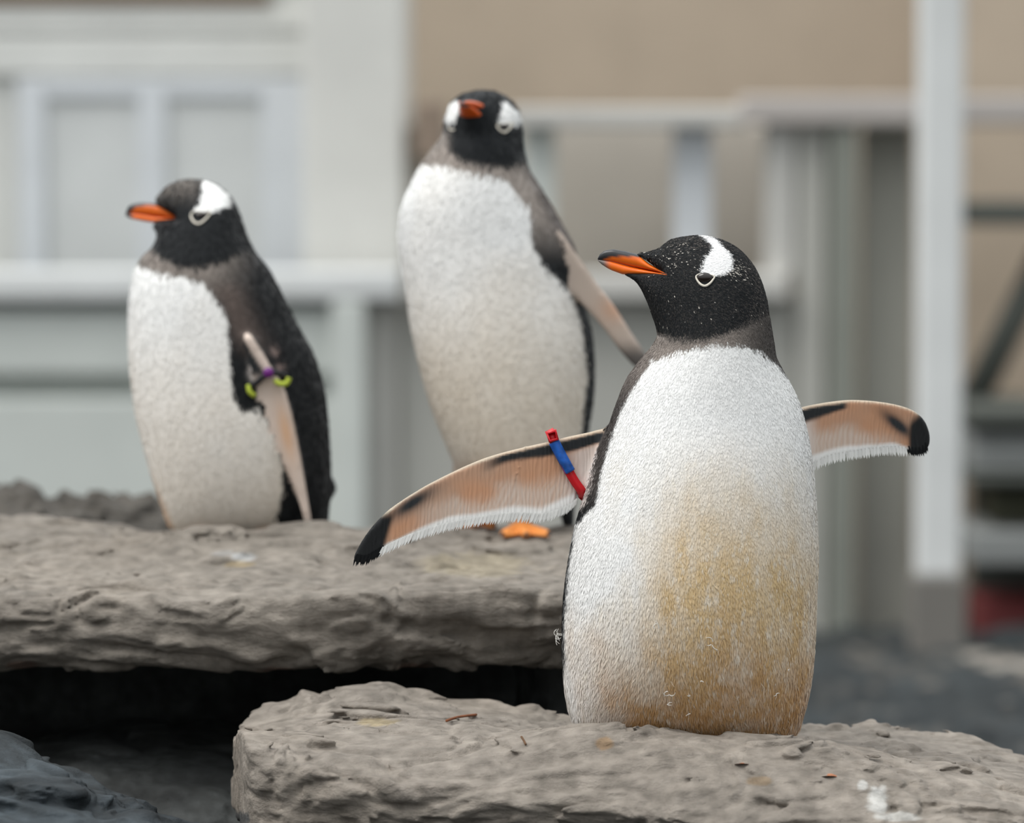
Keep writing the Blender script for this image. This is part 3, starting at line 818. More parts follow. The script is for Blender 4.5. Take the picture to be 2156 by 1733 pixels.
FOOT = None
def foot(root, pos, ang, size=1.0):
    """webbed foot with three clawed toes, toes along local -y"""
    global FOOT
    h = 0.003
    if FOOT is None:
        lo = np.array([-0.06, -0.115, -0.004]); n = np.array([41, 52, 22])
        x, y, z = [lo[k] + h * np.arange(n[k]) for k in range(3)]
        X, Y, Z = x[:, None, None], y[None, :, None], z[None, None, :]
        def cap(a, b, ra, rb):
            a = np.array(a); b = np.array(b); ab = b - a
            t = np.clip(((X - a[0]) * ab[0] + (Y - a[1]) * ab[1] + (Z - a[2]) * ab[2]) / ab.dot(ab), 0, 1)
            return np.sqrt((X - a[0] - t * ab[0]) ** 2 + (Y - a[1] - t * ab[1]) ** 2 + (Z - a[2] - t * ab[2]) ** 2) - (ra + (rb - ra) * t)
        d = cap((0, 0.0, 0.012), (0, 0.012, 0.04), 0.012, 0.012)
        tips = []
        for t in (-0.42, 0.0, 0.42):
            e = (math.sin(t) * 0.088, -math.cos(t) * 0.092, 0.006); tips.append(e)
            d = smin(d, cap((0, 0, 0.010), e, 0.0105, 0.0075), 0.006)
        ang2 = np.arctan2(X, -Y); rr = np.sqrt(X * X + Y * Y)
        web = np.maximum(np.maximum(rr - (0.083 - 0.018 * np.cos(ang2 * 7.5)), np.abs(ang2) - 0.42), np.abs(Z - 0.004) - 0.0032)
        d = smin(d, web, 0.004); d = np.maximum(d, -Z)
        v, f = surface_nets(d.astype(np.float32), lo, h)
        FOOT = (v, f, tips)
    v, f, tips = FOOT
    c, s = math.cos(ang), math.sin(ang); R = np.array([[c, -s, 0], [s, c, 0], [0, 0, 1]])
    V = (v * size) @ R.T + pos
    col = np.tile(np.array([0.72, 0.26, 0.06]), (len(V), 1)) * (1 + 0.15 * fbm(v * 60, 2, 4))[:, None]
    o = put('foot', V, [f], M['foot'], root, col)
    for e in tips:
        dr = np.array([e[0], e[1], 0]); dr = dr / np.linalg.norm(dr)
        e = np.array(e)
        path = np.array([e + dr * 0.003, e + dr * 0.011 + [0, 0, 0.002], e + dr * 0.017 - [0, 0, 0.003]]) * size @ R.T + pos
        V2, G2 = sweep(path, np.array([0.0042, 0.003, 0.0006]) * size, 6); put('claw', V2, G2, M['claw'], o)
    return o

def ellip(c, r):
    c = np.array(c, np.float32); r = np.array(r, np.float32)
    def fn(X, Y, Z):
        k = np.sqrt(((X - c[0]) / r[0]) ** 2 + ((Y - c[1]) / r[1]) ** 2 + ((Z - c[2]) / r[2]) ** 2)
        return (k - 1) * r.min()
    return fn
def rcone(a, b, ra, rb, flat=(1, 1, 1)):
    a = np.array(a, np.float32); b = np.array(b, np.float32); fl = np.array(flat, np.float32)
    def fn(X, Y, Z):
        ab = (b - a) * fl
        qx, qy, qz = (X - a[0]) * fl[0], (Y - a[1]) * fl[1], (Z - a[2]) * fl[2]
        t = np.clip((qx * ab[0] + qy * ab[1] + qz * ab[2]) / ab.dot(ab), 0, 1)
        return (np.sqrt((qx - t * ab[0]) ** 2 + (qy - t * ab[1]) ** 2 + (qz - t * ab[2]) ** 2) - (ra + (rb - ra) * t)) / fl.max()
    return fn
BLACK = np.array([0.010, 0.0115, 0.013]); WHITE = np.array([0.87, 0.87, 0.86]); NECK = np.array([0.27, 0.235, 0.21])
ORANGE = np.array([0.84, 0.155, 0.008])
def soft(x, w): return sstep(-w, w, x)

def fringe(root, top_curve, slant, D, yfn, width=5.5, col=(0.93, 0.93, 0.91), step=4.2, name='flipper_fringe', seed=3, up=13, down=10, thick=None):
    """row of narrow feathers along the trailing edge; curve in photo pixels"""
    r = np.random.default_rng(seed); c = spline(top_curve, 12, False)
    L = np.concatenate([[0], np.cumsum(np.linalg.norm(np.diff(c, axis=0), axis=1))])
    t = np.arange(0, L[-1], step); X = np.interp(t, L, c[:, 0]); Yp = np.interp(t, L, c[:, 1])
    V = []; Q = []; cols = []
    for i, (a, b) in enumerate(zip(X, Yp)):
        dn = down + r.uniform(-2, 2); w = width / 2 * r.uniform(0.8, 1.2); j = r.normal(0, 0.8)
        pts = [(a - w * 0.7 - slant * up, b - up), (a + w * 0.7 - slant * up, b - up), (a + w + j, b), (a - w + j, b), (a + j + slant * dn, b + dn)]
        k = len(V)
        for m_, (u_, w_) in enumerate(pts):
            q = P(u_, w_, D); th = float(thick(q[0], q[2])); off = -th * (1.02, 1.02, 1.0, 1.0, 0.7)[m_] - (0.0008 if i % 2 else 0.0003)
            V.append([q[0], float(yfn(q[0], q[2])) + off, q[2]])
        Q.append([k, k + 3, k + 4, k + 2, k + 1]); g = r.uniform(0.9, 1.05)
        cols += [np.array(col) * g] * 5
    o = put(name, np.array(V), [np.array(Q)], M['feather'], root, np.array(cols)); o['kind'] = 'stuff'
    return o

# ------------------------------------------------------------------ the front penguin
def front_penguin():
    D = 5.0; s = D / F
    sil = [(1398, 513), (1412, 504), (1438, 498), (1470, 495), (1500, 499), (1530, 509), (1556, 525), (1577, 547), (1592, 570), (1604, 598), (1613, 630), (1618, 660), (1624, 695), (1629, 725), (1634, 752),
           (1648, 780), (1666, 812), (1683, 850), (1696, 895), (1706, 945), (1713, 1000), (1718, 1060), (1721, 1120), (1722, 1180), (1719, 1250), (1716, 1330), (1711, 1400), (1704, 1450), (1692, 1500),
           (1680, 1530), (1650, 1552), (1570, 1562), (1450, 1563), (1330, 1561), (1255, 1550), (1216, 1528), (1200, 1500), (1190, 1450), (1185, 1390), (1184, 1330), (1187, 1260), (1194, 1200), (1204, 1140), (1216, 1090),
           (1232, 1040), (1246, 1000), (1260, 955), (1279, 905), (1297, 852), (1318, 800), (1344, 762), (1372, 728), (1383, 706), (1380, 685), (1372, 662), (1361, 632), (1348, 606), (1335, 590), (1314, 576),
           (1346, 571), (1386, 572), (1376, 560), (1356, 545), (1340, 535), (1362, 530), (1384, 523)]
    lshoulder = P(1262, 960, D); rsh = P(1700, 920, D)
    def lplane(X, Z): return D + 0.012 - 0.06 * (lshoulder[0] - X) - 0.10 * np.clip(lshoulder[0] - X, 0, 1) ** 2
    def rplane(X, Z): return D + 0.035 + 0.42 * (X - rsh[0]) + 0.6 * np.clip(X - rsh[0], 0, 1) ** 2
    tip_l = P(748, 1170, D)[0]
    def lth(X, Z): return 0.0035 + 0.0045 * np.clip((X - tip_l) / (lshoulder[0] - tip_l), 0, 1)
    def rth(X, Z): return 0.0075 - 0.0035 * np.clip((X - rsh[0]) / 0.17, 0, 1)
    lpoly = [(1300, 915), (1268, 906), (1240, 912), (1200, 920), (1160, 930), (1110, 941), (1060, 953), (1020, 965), (985, 979), (950, 995), (900, 1020), (850, 1050), (815, 1075), (790, 1100), (770, 1125), (755, 1150), (746, 1170),
             (750, 1180), (768, 1181), (790, 1170), (812, 1155), (840, 1140), (880, 1124), (920, 1112), (960, 1103), (1000, 1096), (1040, 1090), (1080, 1087), (1110, 1088), (1140, 1089), (1170, 1081), (1196, 1070), (1210, 1058), (1216, 1035), (1240, 1020), (1300, 1010)]
    rpoly = [(1640, 880), (1685, 863), (1720, 856), (1760, 851), (1800, 849), (1850, 853), (1900, 862), (1938, 875), (1962, 893), (1975, 915), (1980, 940), (1975, 958), (1960, 969), (1940, 970), (1920, 962), (1890, 957), (1840, 959), (1790, 964), (1750, 970), (1717, 984), (1680, 1000), (1640, 990)]
    tail_a = P(1450, 1470, D); tail_b = P(1440, 1530, D)
    ex = [(rcone((tail_a[0], D + 0.10, tail_a[2]), (tail_b[0], D + 0.235, tail_b[2]), 0.055, 0.012, (0.6, 1, 1.2)), 0.03),
          (ellip((P(1340, 1545, D)[0], D - 0.0, P(0, 1545, D)[2]), (0.05, 0.05, 0.025)), 0.02), (ellip((P(1570, 1545, D)[0], D - 0.0, P(0, 1545, D)[2]), (0.05, 0.05, 0.025)), 0.02)]
    B = make_bird(D, sil, 0.0026, [(495, .80), (700, .80), (850, .72), (1100, .70), (1500, .72), (1600, .75)], [(495, .80), (700, .80), (850, .66), (1100, .62), (1600, .66)],
                  [(495, -0.015), (700, -0.01), (900, 0.0), (1300, 0.0), (1600, 0.0)], ex,
                  [dict(poly=lpoly, plane=lplane, thick=lth, k=0.012), dict(poly=rpoly, plane=rplane, thick=rth, cos=0.88)], (-0.20, 0.27))
    patch = spline([(1466, 494), (1485, 495), (1502, 502), (1514, 515), (1526, 529), (1533, 544), (1534, 557), (1525, 568), (1508, 575), (1490, 577), (1474, 575), (1464, 568), (1470, 552), (1476, 536), (1486, 527), (1487, 513), (1479, 503)], 4)
    bib = [(1300, 838), (1318, 815), (1345, 778), (1370, 754), (1400, 740), (1440, 726), (1470, 718), (1500, 715), (1540, 716), (1570, 722), (1600, 738), (1625, 757), (1640, 776), (1700, 830)]
    Lb = [(700, 1383), (760, 1366), (800, 1336), (850, 1310), (900, 1292), (950, 1274), (1000, 1264), (1050, 1252), (1068, 1236), (1100, 1212), (1200, 1197), (1300, 1189), (1380, 1188), (1450, 1184), (1600, 1184)]
    beakpoly = np.array([(1250, 520), (1340, 531), (1366, 551), (1402, 572), (1398, 579), (1345, 580), (1300, 585), (1250, 560)], float)
    def paint(v, nn, r=None):
        px, py = hpx(v, D); yc = np.interp(v[:, 2], B.z, B.YC)
        j = 6 * fbm(v * 90, 2, 5) + (r.normal(0, 3.0, len(v)) if r is not None else 0)
        dy = v[:, 1] - yc
        frontness = soft(0.035 + 0.05 * (px > 1450) - dy, 0.006)
        wb = soft(py - interp(px, bib) + j, 4) * soft(px - interp(py, Lb) + j * 0.5, 3) * frontness
        # stained belly
        nz = fbm(v * np.array([14, 14, 7]), 3, 8); nf = fbm(v * np.array([70, 70, 30]), 2, 9)
        left = interp(py, [(900, 1420), (1100, 1390), (1300, 1335), (1420, 1300), (1520, 1275)])
        st = sstep(860, 1340, py) * sstep(-110, 110, px - left + 60 * nz) * (0.5 + 0.5 * sstep(1725, 1640, px))
        st = np.clip(st * 1.3 + 0.28 * nz * sstep(850, 1050, py), 0, 1)
        hue = sstep(1180, 1500, py + 90 * nz)
        tan = mix(np.array([0.72, 0.545, 0.31]), np.array([0.57, 0.335, 0.15]), hue)
        belly = mix(WHITE * 1.02, tan, np.clip(st + 0.35 * nf * st, 0, 1))
        if r is not None:
            fl = (r.random(len(v)) < 0.16) * sstep(0, 0.3, st) * r.uniform(0.2, 0.75, len(v))
            fl = np.clip(fl * 0.8 + sstep(0.15, 0.6, fbm(v * np.array([170, 170, 75]), 2, 77)) * sstep(0, 0.3, st) * (0.62 - 0.3 * hue), 0, 1)
            belly = mix(belly, np.array([0.84, 0.78, 0.68]), fl) * r.uniform(0.9, 1.06, (len(v), 1))
        # dark upper parts
        headl = [(1340, 690), (1383, 697), (1400, 702), (1440, 706), (1480, 703), (1520, 692), (1560, 676), (1600, 655), (1660, 640)]
        nk = soft(py - interp(px, headl) + j, 9) * sstep(860, 760, py + 0 * px)
        nk = nk * (1 - 0.75 * sstep(1500, 1610, px)) * (dy < 0.04)
        dark = np.tile(BLACK, (len(v), 1))
        dark = mix(dark, NECK, np.clip(nk, 0, 1))
        edge = sstep(1300, 1400, py) * 0 + soft(interp(py, Lb) - px + 4, 6) * sstep(720, 760, py) * sstep(1080, 1000, py) * 0.5
        dark = mix(dark, np.array([0.13, 0.11, 0.10]), edge)
        if r is not None:
            crown = np.clip(sstep(540, 500, py) + sstep(1540, 1610, px) * (py < 760) + 0.35 * (py < 720), 0, 1) * (r.random(len(v)) < 0.4) * r.uniform(0, 1, len(v))
            dark = mix(dark, np.array([0.12, 0.105, 0.095]), crown)
            sp_ = np.exp(-(((px - 1420) / 45) ** 2 + ((py - 540) / 26) ** 2)) * 0.06 + 0.0035 * (py < 680) + 0.22 * np.exp(-(((px - 1540) / 16) ** 2 + ((py - 565) / 18) ** 2))
            dark = mix(dark, np.array([0.62, 0.58, 0.52]), (r.random(len(v)) < sp_) * 1.0)
        axl = soft(interp(py, Lb) - 17 - px + j, 3) * sstep(935, 955, py) * sstep(1085, 1070, py) * (dy < 0.03)
        dark = mix(dark, np.array([0.68, 0.62, 0.59]), axl)
        c = mix(dark, belly, wb)
        pw = soft(psdf(px, py, patch) + 0.5 * j, 2.5) * (dy < 0.0)
        pw = np.maximum(pw, soft(psdf(px, py, patch) + 0.5 * j, 2.5) * (dy > 0.012))
        return mix(c, np.array([0.86, 0.86, 0.86]), pw)
    col = paint(B.v, B.n)
    # flipper undersides
    px, py = hpx(B.v, D); v = B.v
    nz = fbm(v * np.array([22, 22, 22]), 3, 15); st = np.sin(px * 0.62 + 8 * fbm(v * 40, 2, 16) + py * 0.08) * 0.5 + 0.5
    for fi, topc, botc, tipfn, rootx, sgn in (
            (1, [(746, 1165), (755, 1150), (790, 1100), (850, 1050), (900, 1020), (950, 995), (985, 979), (1060, 953), (1160, 930), (1268, 906)], [(746, 1175), (768, 1181), (812, 1155), (880, 1124), (960, 1103), (1080, 1087), (1140, 1089), (1210, 1058), (1268, 1020)],
             lambda a, b: soft((828 - (b - 1087) * 0.28) - a, 7) * sstep(1070, 1092, b), 1250, -1),
            (2, [(1685, 863), (1720, 856), (1800, 849), (1850, 853), (1900, 862), (1938, 875), (1962, 893), (1980, 935)], [(1685, 1000), (1717, 984), (1790, 964), (1890, 957), (1940, 970), (1980, 945)],
             lambda a, b: soft(a - (1933 - 0.05 * (b - 900)), 7) * sstep(880, 910, b + (a - 1940) * 0.8), 1700, 1)):
        m = B.flip == fi
        a, b = px[m], py[m]; t = interp(a, topc); bo = interp(a, botc); vv = np.clip((b - t) / np.maximum(bo - t, 8), 0, 1)
        nzm = nz[m]; stm = st[m]
        prox = np.clip((a - 800) / (1230 - 800), 0, 1) if fi == 1 else np.clip((1940 - a) / 240, 0, 1)
        base = mix(np.array([0.50, 0.265, 0.155]), np.array([0.42, 0.27, 0.19]), np.clip(nzm + 0.3, 0, 1))
        pale = sstep(0.40, 0.72, vv + 0.25 * nzm + 0.28 * (prox - 0.5)) * sstep(0.0, 0.45, prox)
        base = mix(base, np.array([0.60, 0.50, 0.43]), np.clip(pale * (0.55 + 0.35 * stm), 0, 1))
        base = mix(base, np.array([0.70, 0.64, 0.60]), sstep(0.86, 1.0, prox) * 0.7 * sstep(0.15, 0.3, vv))
        base = mix(base, np.array([0.82, 0.81, 0.79]), sstep(0.80, 0.90, vv + 0.05 * nzm))
        lead = sstep(0.015, 0.05, vv) * sstep(0.19 + 0.10 * nzm + 0.10 * sstep(0.6, 1, prox), 0.11 + 0.08 * sstep(0.6, 1, prox), vv) * (sstep(1000, 1060, a) if fi == 1 else sstep(1800, 1780, a))
        base = mix(base, BLACK * 1.5, np.clip(lead, 0, 1))
        smud = np.exp(-(((a - 868) / 48) ** 2 + ((b - 1058 + (a - 868) * 0.58) / 17) ** 2)) if fi == 1 else np.exp(-(((a - 1905) / 36) ** 2 + ((b - 905 - (a - 1905) * 0.7) / 17) ** 2)) * 1.1
        base = mix(base, BLACK * 2, np.clip(smud * 1.1, 0, 1))
        base = mix(base, np.array([0.42, 0.37, 0.29]), sstep(0.06, 0.0, vv) * 0.85)
        base = mix(base, BLACK * 0.6, tipfn(a, b))
        pl = (lplane if fi == 1 else rplane)(v[m][:, 0], v[m][:, 2])
        back = soft(v[m][:, 1] - pl - 0.0015, 0.001)
        col[m] = mix(base, BLACK * 1.4, back)
    base = np.array([P(1455, 1566, D)[0], D, P(1455, 1566, D)[2]])
    root = empty('penguin', base)
    tag(root, 'penguin with both flippers spread wide and a blue and red flipper band', 'penguin', 'penguins on the rocks')
    body_object(B, root, col)
    def size(p):
        px, py = hpx(p, D)
        L = interp(py, [(495, .0042), (700, .005), (720, .0052), (900, .0062), (1100, .0072), (1300, .0105), (1500, .015)])
        Wd = interp(py, [(495, .0011), (700, .0013), (730, .0014), (900, .0015), (1200, .0015), (1500, .0013)])
        return L, Wd
    def direc(p, n):
        px, py = hpx(p, D); hd = sstep(720, 600, py)
        sw = fbm(p * 12, 2, 61)
        d = np.stack([0.9 * hd + 0.25 * sw + (px - 1460) / 1400.0, 0.5 * (n[:, 1] < 0) * hd * 0.3, -1 + 0.45 * hd], 1)
        d[:, 0] += -0.35 * sstep(1200, 1450, py) * sstep(1420, 1250, px)
        return d
    def keep(cen, n, fl):
        px, py = hpx(cen, D); m = (fl == 0) * (1.0 * (n[:, 1] < 0.35) + 0.25 * (n[:, 1] >= 0.35))
        m = m * (psdf(px, py, beakpoly) < 0) * (((px - 1477) / 21) ** 2 + ((py - 582) / 16) ** 2 > 1)
        return m * (1 + 1.6 * (py < 720)) * (py < 1575)
    feathers(B, root, 190000, size, direc, lambda p, n, r: paint(p, n, r), keep, seed=5)
    # beak
    blk = np.array([0.02, 0.021, 0.024]); gry = np.array([0.17, 0.15, 0.14])
    def cu(a, b):
        lim = interp(a, [(1258, 554), (1272, 544), (1290, 540), (1330, 539), (1345, 541), (1398, 530)])
        g = interp(a, [(1258, 546), (1285, 548), (1330, 560), (1398, 575)])
        t = float(sstep(-2, 3, b - lim)); c = blk * (1 - t) + ORANGE * t
        return c
    def cl(a, b):
        t = float(sstep(1268, 1288, a)); c = gry * (1 - t) + ORANGE * t
        return c
    beak_profile(B, root, [(1258, 543), (1262, 535), (1272, 527), (1290, 524), (1315, 528), (1340, 534), (1365, 554), (1400, 573)], [(1258, 546), (1285, 549), (1330, 561), (1400, 575)],
                 [(1258, 548), (1266, 556), (1278, 564), (1288, 569), (1310, 577), (1345, 577.5), (1400, 577)], [(1258, 3), (1275, 8), (1300, 12), (1340, 19), (1365, 26), (1400, 36)], cu, cl)
    eye(B, root, 1477, 581, [(1459, 579), (1463, 588), (1470, 595), (1478, 597), (1487, 592), (1494, 584), (1497, 578), (1489, 574), (1474, 572), (1463, 574)], 2.3, 0.0008, 17, 11.5)
    foot(root, P(1345, 1566, D) + np.array([0, -0.02, -0.001]), -0.25); foot(root, P(1565, 1566, D) + np.array([0, -0.02, -0.001]), 0.25)
    fringe(root, [(800, 1163), (812, 1157), (840, 1143), (880, 1128), (920, 1116), (960, 1107), (1000, 1100), (1040, 1094), (1080, 1091), (1110, 1092), (1140, 1093), (1170, 1085), (1196, 1074), (1210, 1062)], -0.35, D, lplane, thick=lth)
    fringe(root, [(1718, 988), (1750, 975), (1790, 969), (1840, 964), (1890, 962), (1925, 966)], 0.1, D, rplane, col=(0.93, 0.93, 0.91), thick=rth)
    fringe(root, [(750, 1176), (768, 1178), (790, 1167), (806, 1157)], -0.3, D, lplane, col=(0.008, 0.009, 0.010), thick=lth, seed=9, down=12)
    fringe(root, [(1930, 963), (1945, 968), (1962, 967), (1974, 958)], 0.3, D, rplane, col=(0.008, 0.009, 0.010), thick=rth, seed=10, down=9)
    # flipper band
    def bp(px, py, off): q = P(px, py, D); return np.array([q[0], float(lplane(q[0], q[2])) + off, q[2]])
    loop = [bp(1161, 916, -0.011), bp(1166, 928, -0.0125), bp(1182, 960, -0.0125), bp(1199, 994, -0.0125), bp(1212, 1016, -0.012), bp(1226, 1036, -0.010),
            bp(1228, 1046, 0.0), bp(1222, 1036, 0.0125), bp(1199, 994, 0.014), bp(1175, 945, 0.014), bp(1164, 922, 0.012), bp(1158, 910, 0.0)]
    loop = spline(loop, 5)
    V, G = sweep(loop, 0.0075, 4, (0, 1, 0), rot=math.pi / 4, closed=True, sx=1.1, sy=0.55)
    band = put('flipper_band', V, G, M['band_red'], root, None, False); band['label'] = 'blue and red plastic flipper band'
    V, G = sweep(spline([bp(1166, 929, -0.0125), bp(1182, 960, -0.0125), bp(1200, 993, -0.0125)], 6, False), 0.0066, 12, (0, 1, 0), sx=1.1, sy=0.85)
    put('blue_sleeve', V, G, M['band_blue'], band)
    # hollow red clasp on top
    c0 = bp(1163, 917, -0.013); e1 = np.array([1, 0, 0.28]) * 0.0066; e3 = np.array([-0.28, 0, 1]) * 0.0066
    def sq(k, y): return [c0 + a * k * e1 + b * k * e3 + np.array([0, y, 0]) for a, b in ((-1, -1), (1, -1), (1, 1), (-1, 1))]
    V = np.array(sq(1, -0.007) + sq(0.62, -0.007) + sq(0.6, 0.006) + sq(1, 0.009)); Q = []
    for k in range(4):
        l = (k + 1) % 4
        Q += [[k, l, 4 + l, 4 + k], [4 + k, 4 + l, 8 + l, 8 + k], [k, 12 + k, 12 + l, l]]
    Q += [[8, 9, 10, 11], [15, 14, 13, 12]]
    put('clasp', V, [np.array(Q)], M['band_red'], band, None, False)
    # loose down tuft caught on the flank, and stray feather curls on the belly
    r = random.Random(5)
    def curl(cx, cy, n, rad, name, off=0.006, edge=None):
        VV, QQ = [], []; k = 0
        for i in range(n):
            a0 = r.uniform(0, 6.28); x0, y0 = cx + r.uniform(-.25, .25) * rad, cy + r.uniform(-.25, .25) * rad; pts = []
            ln = rad * r.uniform(.5, 1); cv = r.uniform(-1.6, 1.6)
            for t in np.linspace(0, 1, 7):
                ax = x0 + ln * t * math.cos(a0 + cv * t); ay = y0 + ln * t * math.sin(a0 + cv * t)
                q = P(ax, ay, D); yy = (edge if edge is not None else float(surf(B, ax, ay))) - off - 0.002 * t
                pts.append([q[0], yy, q[2]])
            V, G = sweep(pts, np.linspace(0.0007, 0.0003, 7), 5, (0, 1, 0))
            VV.append(V); QQ.append(G[0] + k); k += len(V)
        V = np.concatenate(VV); put(name, V, [np.concatenate(QQ)], M['feather'], root, np.tile(np.array([0.85, 0.83, 0.78]), (len(V), 1)))
    curl(1174, 1338, 12, 20, 'down_tuft', 0.0, D - 0.01)
    for a, b, n, rd in ((1375, 1300, 2, 20), (1485, 1325, 3, 16), (1400, 1430, 3, 22), (1465, 1406, 2, 10), (1648, 1389, 2, 7), (1622, 1440, 2, 9), (1447, 1478, 1, 18), (1580, 1540, 1, 20), (1398, 1455, 2, 10), (1443, 1437, 2, 9)):
        curl(a, b, n, rd, 'stray_feather')
    return root, B
FP, FB = front_penguin()

# ------------------------------------------------------------------ the penguin at the left, on the ledge
def left_penguin():
    D = 5.93
    sil = [(332, 414), (350, 394), (369, 383), (392, 378), (427, 379), (457, 389), (483, 411), (499, 434), (511, 465), (523, 500), (541, 534), (566, 566), (588, 605), (611, 652), (634, 697), (658, 740), (674, 785), (685, 830), (691, 885), (695, 945), (697, 1005),
           (694, 1065), (688, 1110), (672, 1125), (600, 1133), (500, 1134), (410, 1132), (372, 1122), (352, 1100), (337, 1055), (319, 1000), (301, 935), (286, 872), (276, 800), (271, 730), (271, 665), (275, 612), (284, 572), (294, 552), (306, 535), (322, 520),
           (330, 502), (331, 487), (324, 472), (335, 464), (352, 462), (372, 457), (356, 446), (340, 436), (331, 428)]
    t0 = P(560, 740, D); t1 = P(650, 1090, D)
    def plane(X, Z): return D - 0.118 + 0.030 * (t0[2] - Z) / (t0[2] - t1[2])
    poly = [(528, 700), (545, 706), (562, 735), (582, 772), (602, 800), (617, 850), (632, 920), (646, 990), (656, 1050), (661, 1088), (652, 1098), (640, 1055), (620, 995), (600, 948), (578, 892), (560, 845), (550, 800), (540, 755)]
    ta = P(590, 1040, D); tb = P(610, 1105, D)
    ex = [(rcone((ta[0], D + 0.08, ta[2]), (tb[0], D + 0.17, tb[2]), 0.05, 0.012, (0.6, 1, 1.2)), 0.03)]
    B = make_bird(D, sil, 0.0042, [(378, .80), (540, .80), (700, .72), (1000, .70), (1170, .72)], [(378, .80), (540, .80), (700, .66), (1170, .66)], [(378, -0.01), (560, -0.01), (800, 0)], ex,
                  [dict(poly=poly, plane=plane, thick=lambda X, Z: 0.012 + 0 * X + 0 * Z, k=0.012)], (-0.19, 0.23))
    patch = spline([(424, 376), (452, 384), (473, 399), (486, 420), (478, 435), (448, 443), (432, 446), (414, 444), (421, 431), (432, 404), (428, 388)], 4)
    bib = [(270, 548), (293, 553), (316, 563), (369, 574), (427, 586), (450, 600), (464, 621), (483, 646), (492, 679), (497, 711)]
    white = spline([(255, 540), (293, 553), (316, 563), (369, 574), (427, 586), (450, 600), (464, 621), (483, 646), (492, 679), (497, 711), (497, 760), (502, 800), (510, 835), (528, 850), (546, 846), (556, 850), (585, 900), (598, 950), (602, 985), (600, 1030), (590, 1075), (582, 1115), (575, 1180), (300, 1180), (240, 900), (240, 600)], 3)
    LOBE = spline([(494, 680), (499, 740), (502, 790), (508, 828), (520, 848), (535, 856), (548, 850), (553, 815), (548, 760), (538, 705)], 4)
    headl = [(300, 512), (323, 523), (357, 544), (404, 560), (450, 556), (490, 540), (540, 520)]
    def paint(v, nn, r=None):
        px, py = hpx(v, D); yc = np.interp(v[:, 2], B.z, B.YC); dy = v[:, 1] - yc
        j = 3 * fbm(v * 60, 2, 5) + (r.normal(0, 3, len(v)) if r is not None else 0)
        nz = fbm(v * np.array([9, 9, 7]), 3, 28)
        wb = soft(psdf(px, py, white) + j, 4) * np.where(px < 450, soft(0.06 - dy, 0.008), soft(-dy + 0.002, 0.004))
        st = np.clip(sstep(600, 1050, py) * 0.85 + 0.3 * nz, 0, 1)
        belly = mix(WHITE * 0.98, np.array([0.76, 0.69, 0.60]), st)
        belly = mix(belly, np.array([0.60, 0.36, 0.18]), sstep(26, 0, px - interp(py, [(900, 296), (1000, 319), (1055, 337), (1100, 352), (1160, 372)])) * sstep(960, 1090, py) * 0.7)
        dark = np.tile(BLACK, (len(v), 1))
        nk = soft(py - interp(px, headl) + j, 8) * sstep(660, 560, py + (px - 400) * 0.1)
        br = np.exp(-(((px - (495 + (py - 620) * 0.45)) / 34) ** 2)) * sstep(570, 610, py) * sstep(760, 690, py)
        dark = mix(dark, NECK * 0.85, np.clip(nk * sstep(560, 440, px), 0, 1)); dark = mix(dark, np.array([0.15, 0.115, 0.10]), np.clip(br * 0.7, 0, 1))
        cr = sstep(440, 385, py) * sstep(440, 400, px) * (0.5 if r is None else r.uniform(0.1, 1.0, len(v)))
        dark = mix(dark, np.array([0.20, 0.175, 0.155]), cr)
        dark = mix(dark, np.array([0.40, 0.30, 0.27]), np.clip(np.exp(-(((px - 585) / 7) ** 2 + ((py - 730) / 9) ** 2)) + np.exp(-(((px - 598) / 9) ** 2 + ((py - 762) / 7) ** 2)), 0, 1) * 0.6)
        lobe = soft(psdf(px, py, LOBE) + j, 4) * (dy < 0); wb = wb * (1 - lobe)
        lp = np.exp(-(((px - 543) / 8) ** 2 + ((py - 768) / 20) ** 2)); dark = mix(dark, np.array([0.55, 0.5, 0.47]), np.clip(lp * 1.3, 0, 1) * (dy < 0))
        c = mix(dark, belly, wb)
        return mix(c, np.array([0.85, 0.85, 0.84]), soft(psdf(px, py, patch) + 0.4 * j, 2.5) * (np.abs(dy) > 0.006))
    col = paint(B.v, B.n)
    m = B.flip == 1; px, py = hpx(B.v[m], D)
    fc = mix(np.array([0.64, 0.53, 0.46]), np.array([0.66, 0.40, 0.24]), np.exp(-(((px - 612 - (py - 900) * 0.2) / 14) ** 2 + ((py - 900) / 55) ** 2)) * 0.9)
    fc = mix(fc, BLACK * 3, soft(B.v[m][:, 1] - plane(B.v[m][:, 0], B.v[m][:, 2]) - 0.004, 0.003))
    fc = mix(fc, BLACK * 3, sstep(1075, 1095, py) * 0.8)
    off = np.abs((px - 557) * 0.85 - (py - 740) * 0.53); fc = mix(fc, BLACK * 1.5, sstep(6, 11, off) * sstep(800, 770, py))
    col[m] = fc
    zb = P(500, 1137, D)
    root = empty('penguin', np.array([zb[0], D, zb[2]]))
    tag(root, 'penguin with drooping flipper and black, purple and lime flipper band on the ledge', 'penguin', 'penguins on the rocks')
    body_object(B, root, col)
    beakpoly = np.array([(255, 420), (335, 428), (372, 456), (330, 470), (255, 470)], float)
    def keep(cen, n, fl):
        px, py = hpx(cen, D); return (fl == 0) * (psdf(px, py, beakpoly) < 0) * (((px - 431) / 22) ** 2 + ((py - 456) / 15) ** 2 > 1) * (py < 1140) * (1.0 - 0.7 * (n[:, 1] > 0.4))
    feathers(B, root, 16000, lambda p: (np.full(len(p), .009), np.full(len(p), .003)), lambda p, n: np.stack([0 * p[:, 0] + 0.2, 0 * p[:, 0], -1 + 0 * p[:, 0]], 1), lambda p, n, r: paint(p, n, r), keep, seed=15, lift=0.1)
    blk = np.array([0.02, 0.021, 0.024])
